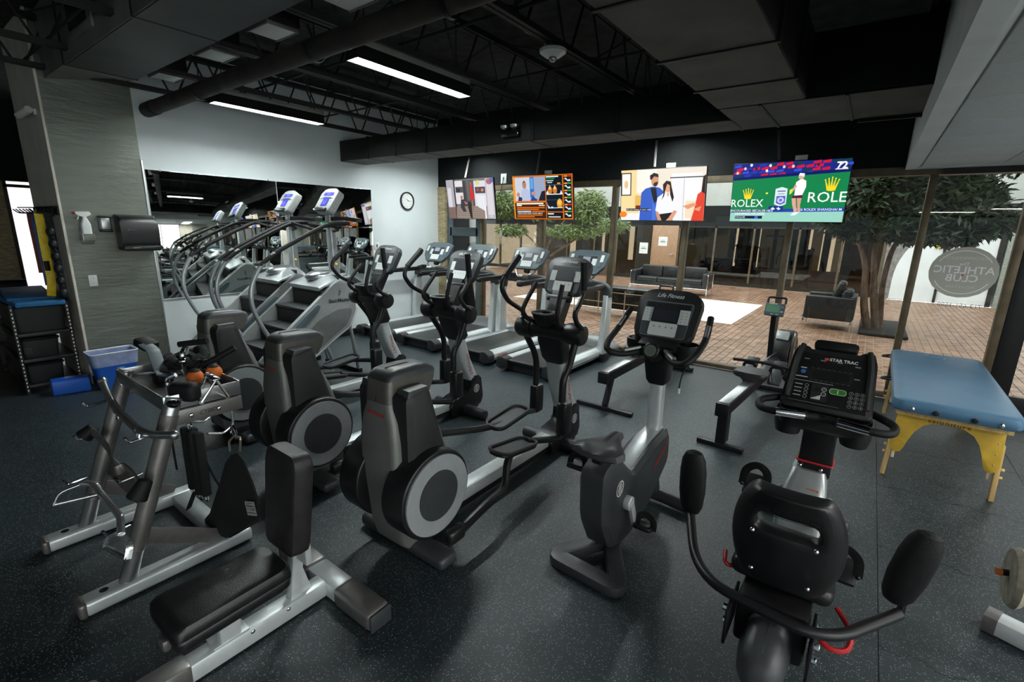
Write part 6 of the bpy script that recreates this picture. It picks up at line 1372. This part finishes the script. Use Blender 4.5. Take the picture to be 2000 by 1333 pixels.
def tennis(w, h):
    L, T, R_, E_, Q_ = s1(w, h); rng = random.Random(5)
    o = [R_(0, 0, 1, 1, (28, 40, 130))]
    for r in range(4):
        for k in range(13):
            if rng.random() < .78:
                c = rng.choice(((206, 24, 56), (206, 24, 56), (56, 78, 196), (16, 62, 66), (40, 56, 170)))
                a = .005+k*.077+.02*(r % 2); v = .01+r*.055-.02*(k/13)
                o.append(Q_([(a, v+.02), (a+.06, v), (a+.066, v+.035), (a+.058, v+.05), (a, v+.055)], c))
    for k in range(14):
        a, v = rng.random(), rng.uniform(.02, .16); o += [E_(a, v, .012, .025, rng.choice(((220, 200, 190), (30, 40, 80), (230, 230, 240))))]
    o += [Q_([(0, .235), (1, .15), (1, .2), (0, .29)], (18, 26, 96)), Q_([(0, .28), (1, .2), (1, 1), (0, 1)], (20, 128, 74)), Q_([(0, .80), (1, .76), (1, .84), (0, .86)], (32, 70, 160)), Q_([(0, .845), (1, .825), (1, 1), (0, 1)], (150, 206, 190)),
          ('t', 'ROLEX', L(.15), T(.685), .125, (236, 242, 238), {'bold': .004, 'sx': .92}), ('t', 'ROLE', L(.845), T(.60), .155, (236, 242, 238), {'bold': .004}), ('t', '2026 ROLEX SHANGHAI M', L(.79), T(.795), .038, (226, 236, 246), {'bold': .01})]
    def crown(a, v, s):
        q = [('e', L(a), T(v+.10*s), .036*w*s, .02*h*s, (240, 214, 40))]
        for k in range(5):
            u = (k-2)/2; tx_, ty_ = a+u*.052*s, v-.085*s+abs(u)*.035*s
            q += [Q_([(a+u*.026*s-.009*s, v+.09*s), (a+u*.026*s+.009*s, v+.09*s), (tx_+.003, ty_), (tx_-.003, ty_)], (240, 214, 40)), E_(tx_, ty_, .006*s, .012*s, (240, 214, 40))]
        return q
    o += crown(.155, .50, .9)+crown(.87, .37, 1.05)
    o += [Q_([(.405, .44), (.46, .41), (.51, .44), (.51, .70), (.46, .74), (.405, .70)], (214, 228, 232)), R_(.425, .47, .495, .49, (90, 120, 150)), R_(.43, .52, .49, .53, (90, 120, 150)), Q_([(.42, .56), (.5, .56), (.5, .68), (.46, .71), (.42, .68)], (90, 96, 190)), E_(.46, .63, .03, .05, (200, 210, 240)), E_(.46, .63, .015, .025, (110, 110, 190)), E_(.33, .51, .012, .016, (206, 226, 60))]
    o += [Q_([(.575, .34), (.62, .28), (.66, .32), (.665, .42), (.64, .56), (.575, .56)], (240, 244, 246)), E_(.615, .25, .025, .045, (206, 170, 150)), Q_([(.59, .23), (.6, .19), (.64, .2), (.64, .25)], (232, 232, 236)), Q_([(.56, .56), (.645, .55), (.645, .6), (.555, .6)], (92, 20, 50)), Q_([(.555, .6), (.59, .6), (.6, .72), (.615, .84), (.59, .84), (.565, .7)], (214, 166, 146)), Q_([(.6, .6), (.64, .6), (.635, .72), (.645, .83), (.62, .83)], (206, 156, 136)), Q_([(.585, .84), (.64, .83), (.6, .89), (.56, .89)], (236, 240, 246)), Q_([(.57, .38), (.59, .4), (.555, .5), (.54, .5)], (214, 166, 146)), Q_([(.53, .46), (.555, .44), (.55, .52), (.53, .54)], (206, 226, 60))]
    o += [R_(.36, .73, .49, .81, (30, 52, 130)), Q_([(.38, .77), (.4, .75), (.42, .78), (.4, .8)], (230, 236, 240)), Q_([(.43, .77), (.45, .75), (.47, .78), (.45, .8)], (230, 236, 240)), R_(.02, .79, .37, .835, (26, 52, 92)), ('t', "ENCOURAGED BECAUSE HE'S", L(.20), T(.812), .035, (240, 244, 246), {'bold': .01}), ('t', 'DROPPING HIS LEVEL', L(.19), T(.865), .035, (240, 244, 246), {'bold': .01}), R_(.05, .90, .31, .95, (18, 26, 60)), ('t', 'TAYLOR', L(.1), T(.925), .03, (230, 236, 240)), R_(.24, .905, .27, .945, (70, 110, 220)), ('t', '72', L(.93), T(.10), .10, (240, 240, 246), {'bold': .03}), R_(.88, .145, .98, .16, (220, 220, 230))]
    return o
tv('television showing a blurred kitchen scene with a person in red', -6.27, -5.19, kitchen, True, False)
tv('television showing an orange business news screen with charts', -4.79, -3.69, charts)
tv('television showing a couple in blue jacket and white blouse', -2.92, -1.79, couple)
tv('television showing a tennis match in front of green advertising boards', -1.47, -.31, tennis)
# partly visible machine at the right edge
t = thing('cable_machine_base', 'exercise machine base with a strapped pulley guard at the floor edge', 'exercise machine', (1.15, 2.75, 0))
P().tube([(-.42, .13, .05), (.25, -.12, .05)], .05, n=14, sq=(.10, .085)).o('base_tube', m.silver2, t)
P().tube([(-.445, .139, .05), (-.40, .123, .05)], .05, n=14, sq=(.108, .09)).o('end_cap', m.gun, t)
P().box((.2, -.1, .5), (.12, .12, 1.0), bev=.02).o('upright', m.silver2, t)
gd = P().lathe([(.03, -.025), (.12, -.02), (.135, 0), (.12, .02), (.03, .025)], (-.42, .02, .36), 'x', 30).xf(Mx.Identity(4)).o('pulley_guard', mat('worn_tan_guard', (.34, .31, .24), .6, var=.3), t)
P().tube([(-.475, .01, .37), (-.42, .02, .38), (-.2, .03, .40), (.15, -.08, .45)], .014, n=8).o('pulley_strap', m.fabric, t)
P().tube([(-.485, .01, .37), (-.465, .012, .37)], .016, n=8).o('strap_tip', m.orange, t)
P().tube([(-.4, .02, .33), (.15, -.08, .36)], .05, n=8, sq=(.05, .05)).o('pulley_arm', m.gun, t)
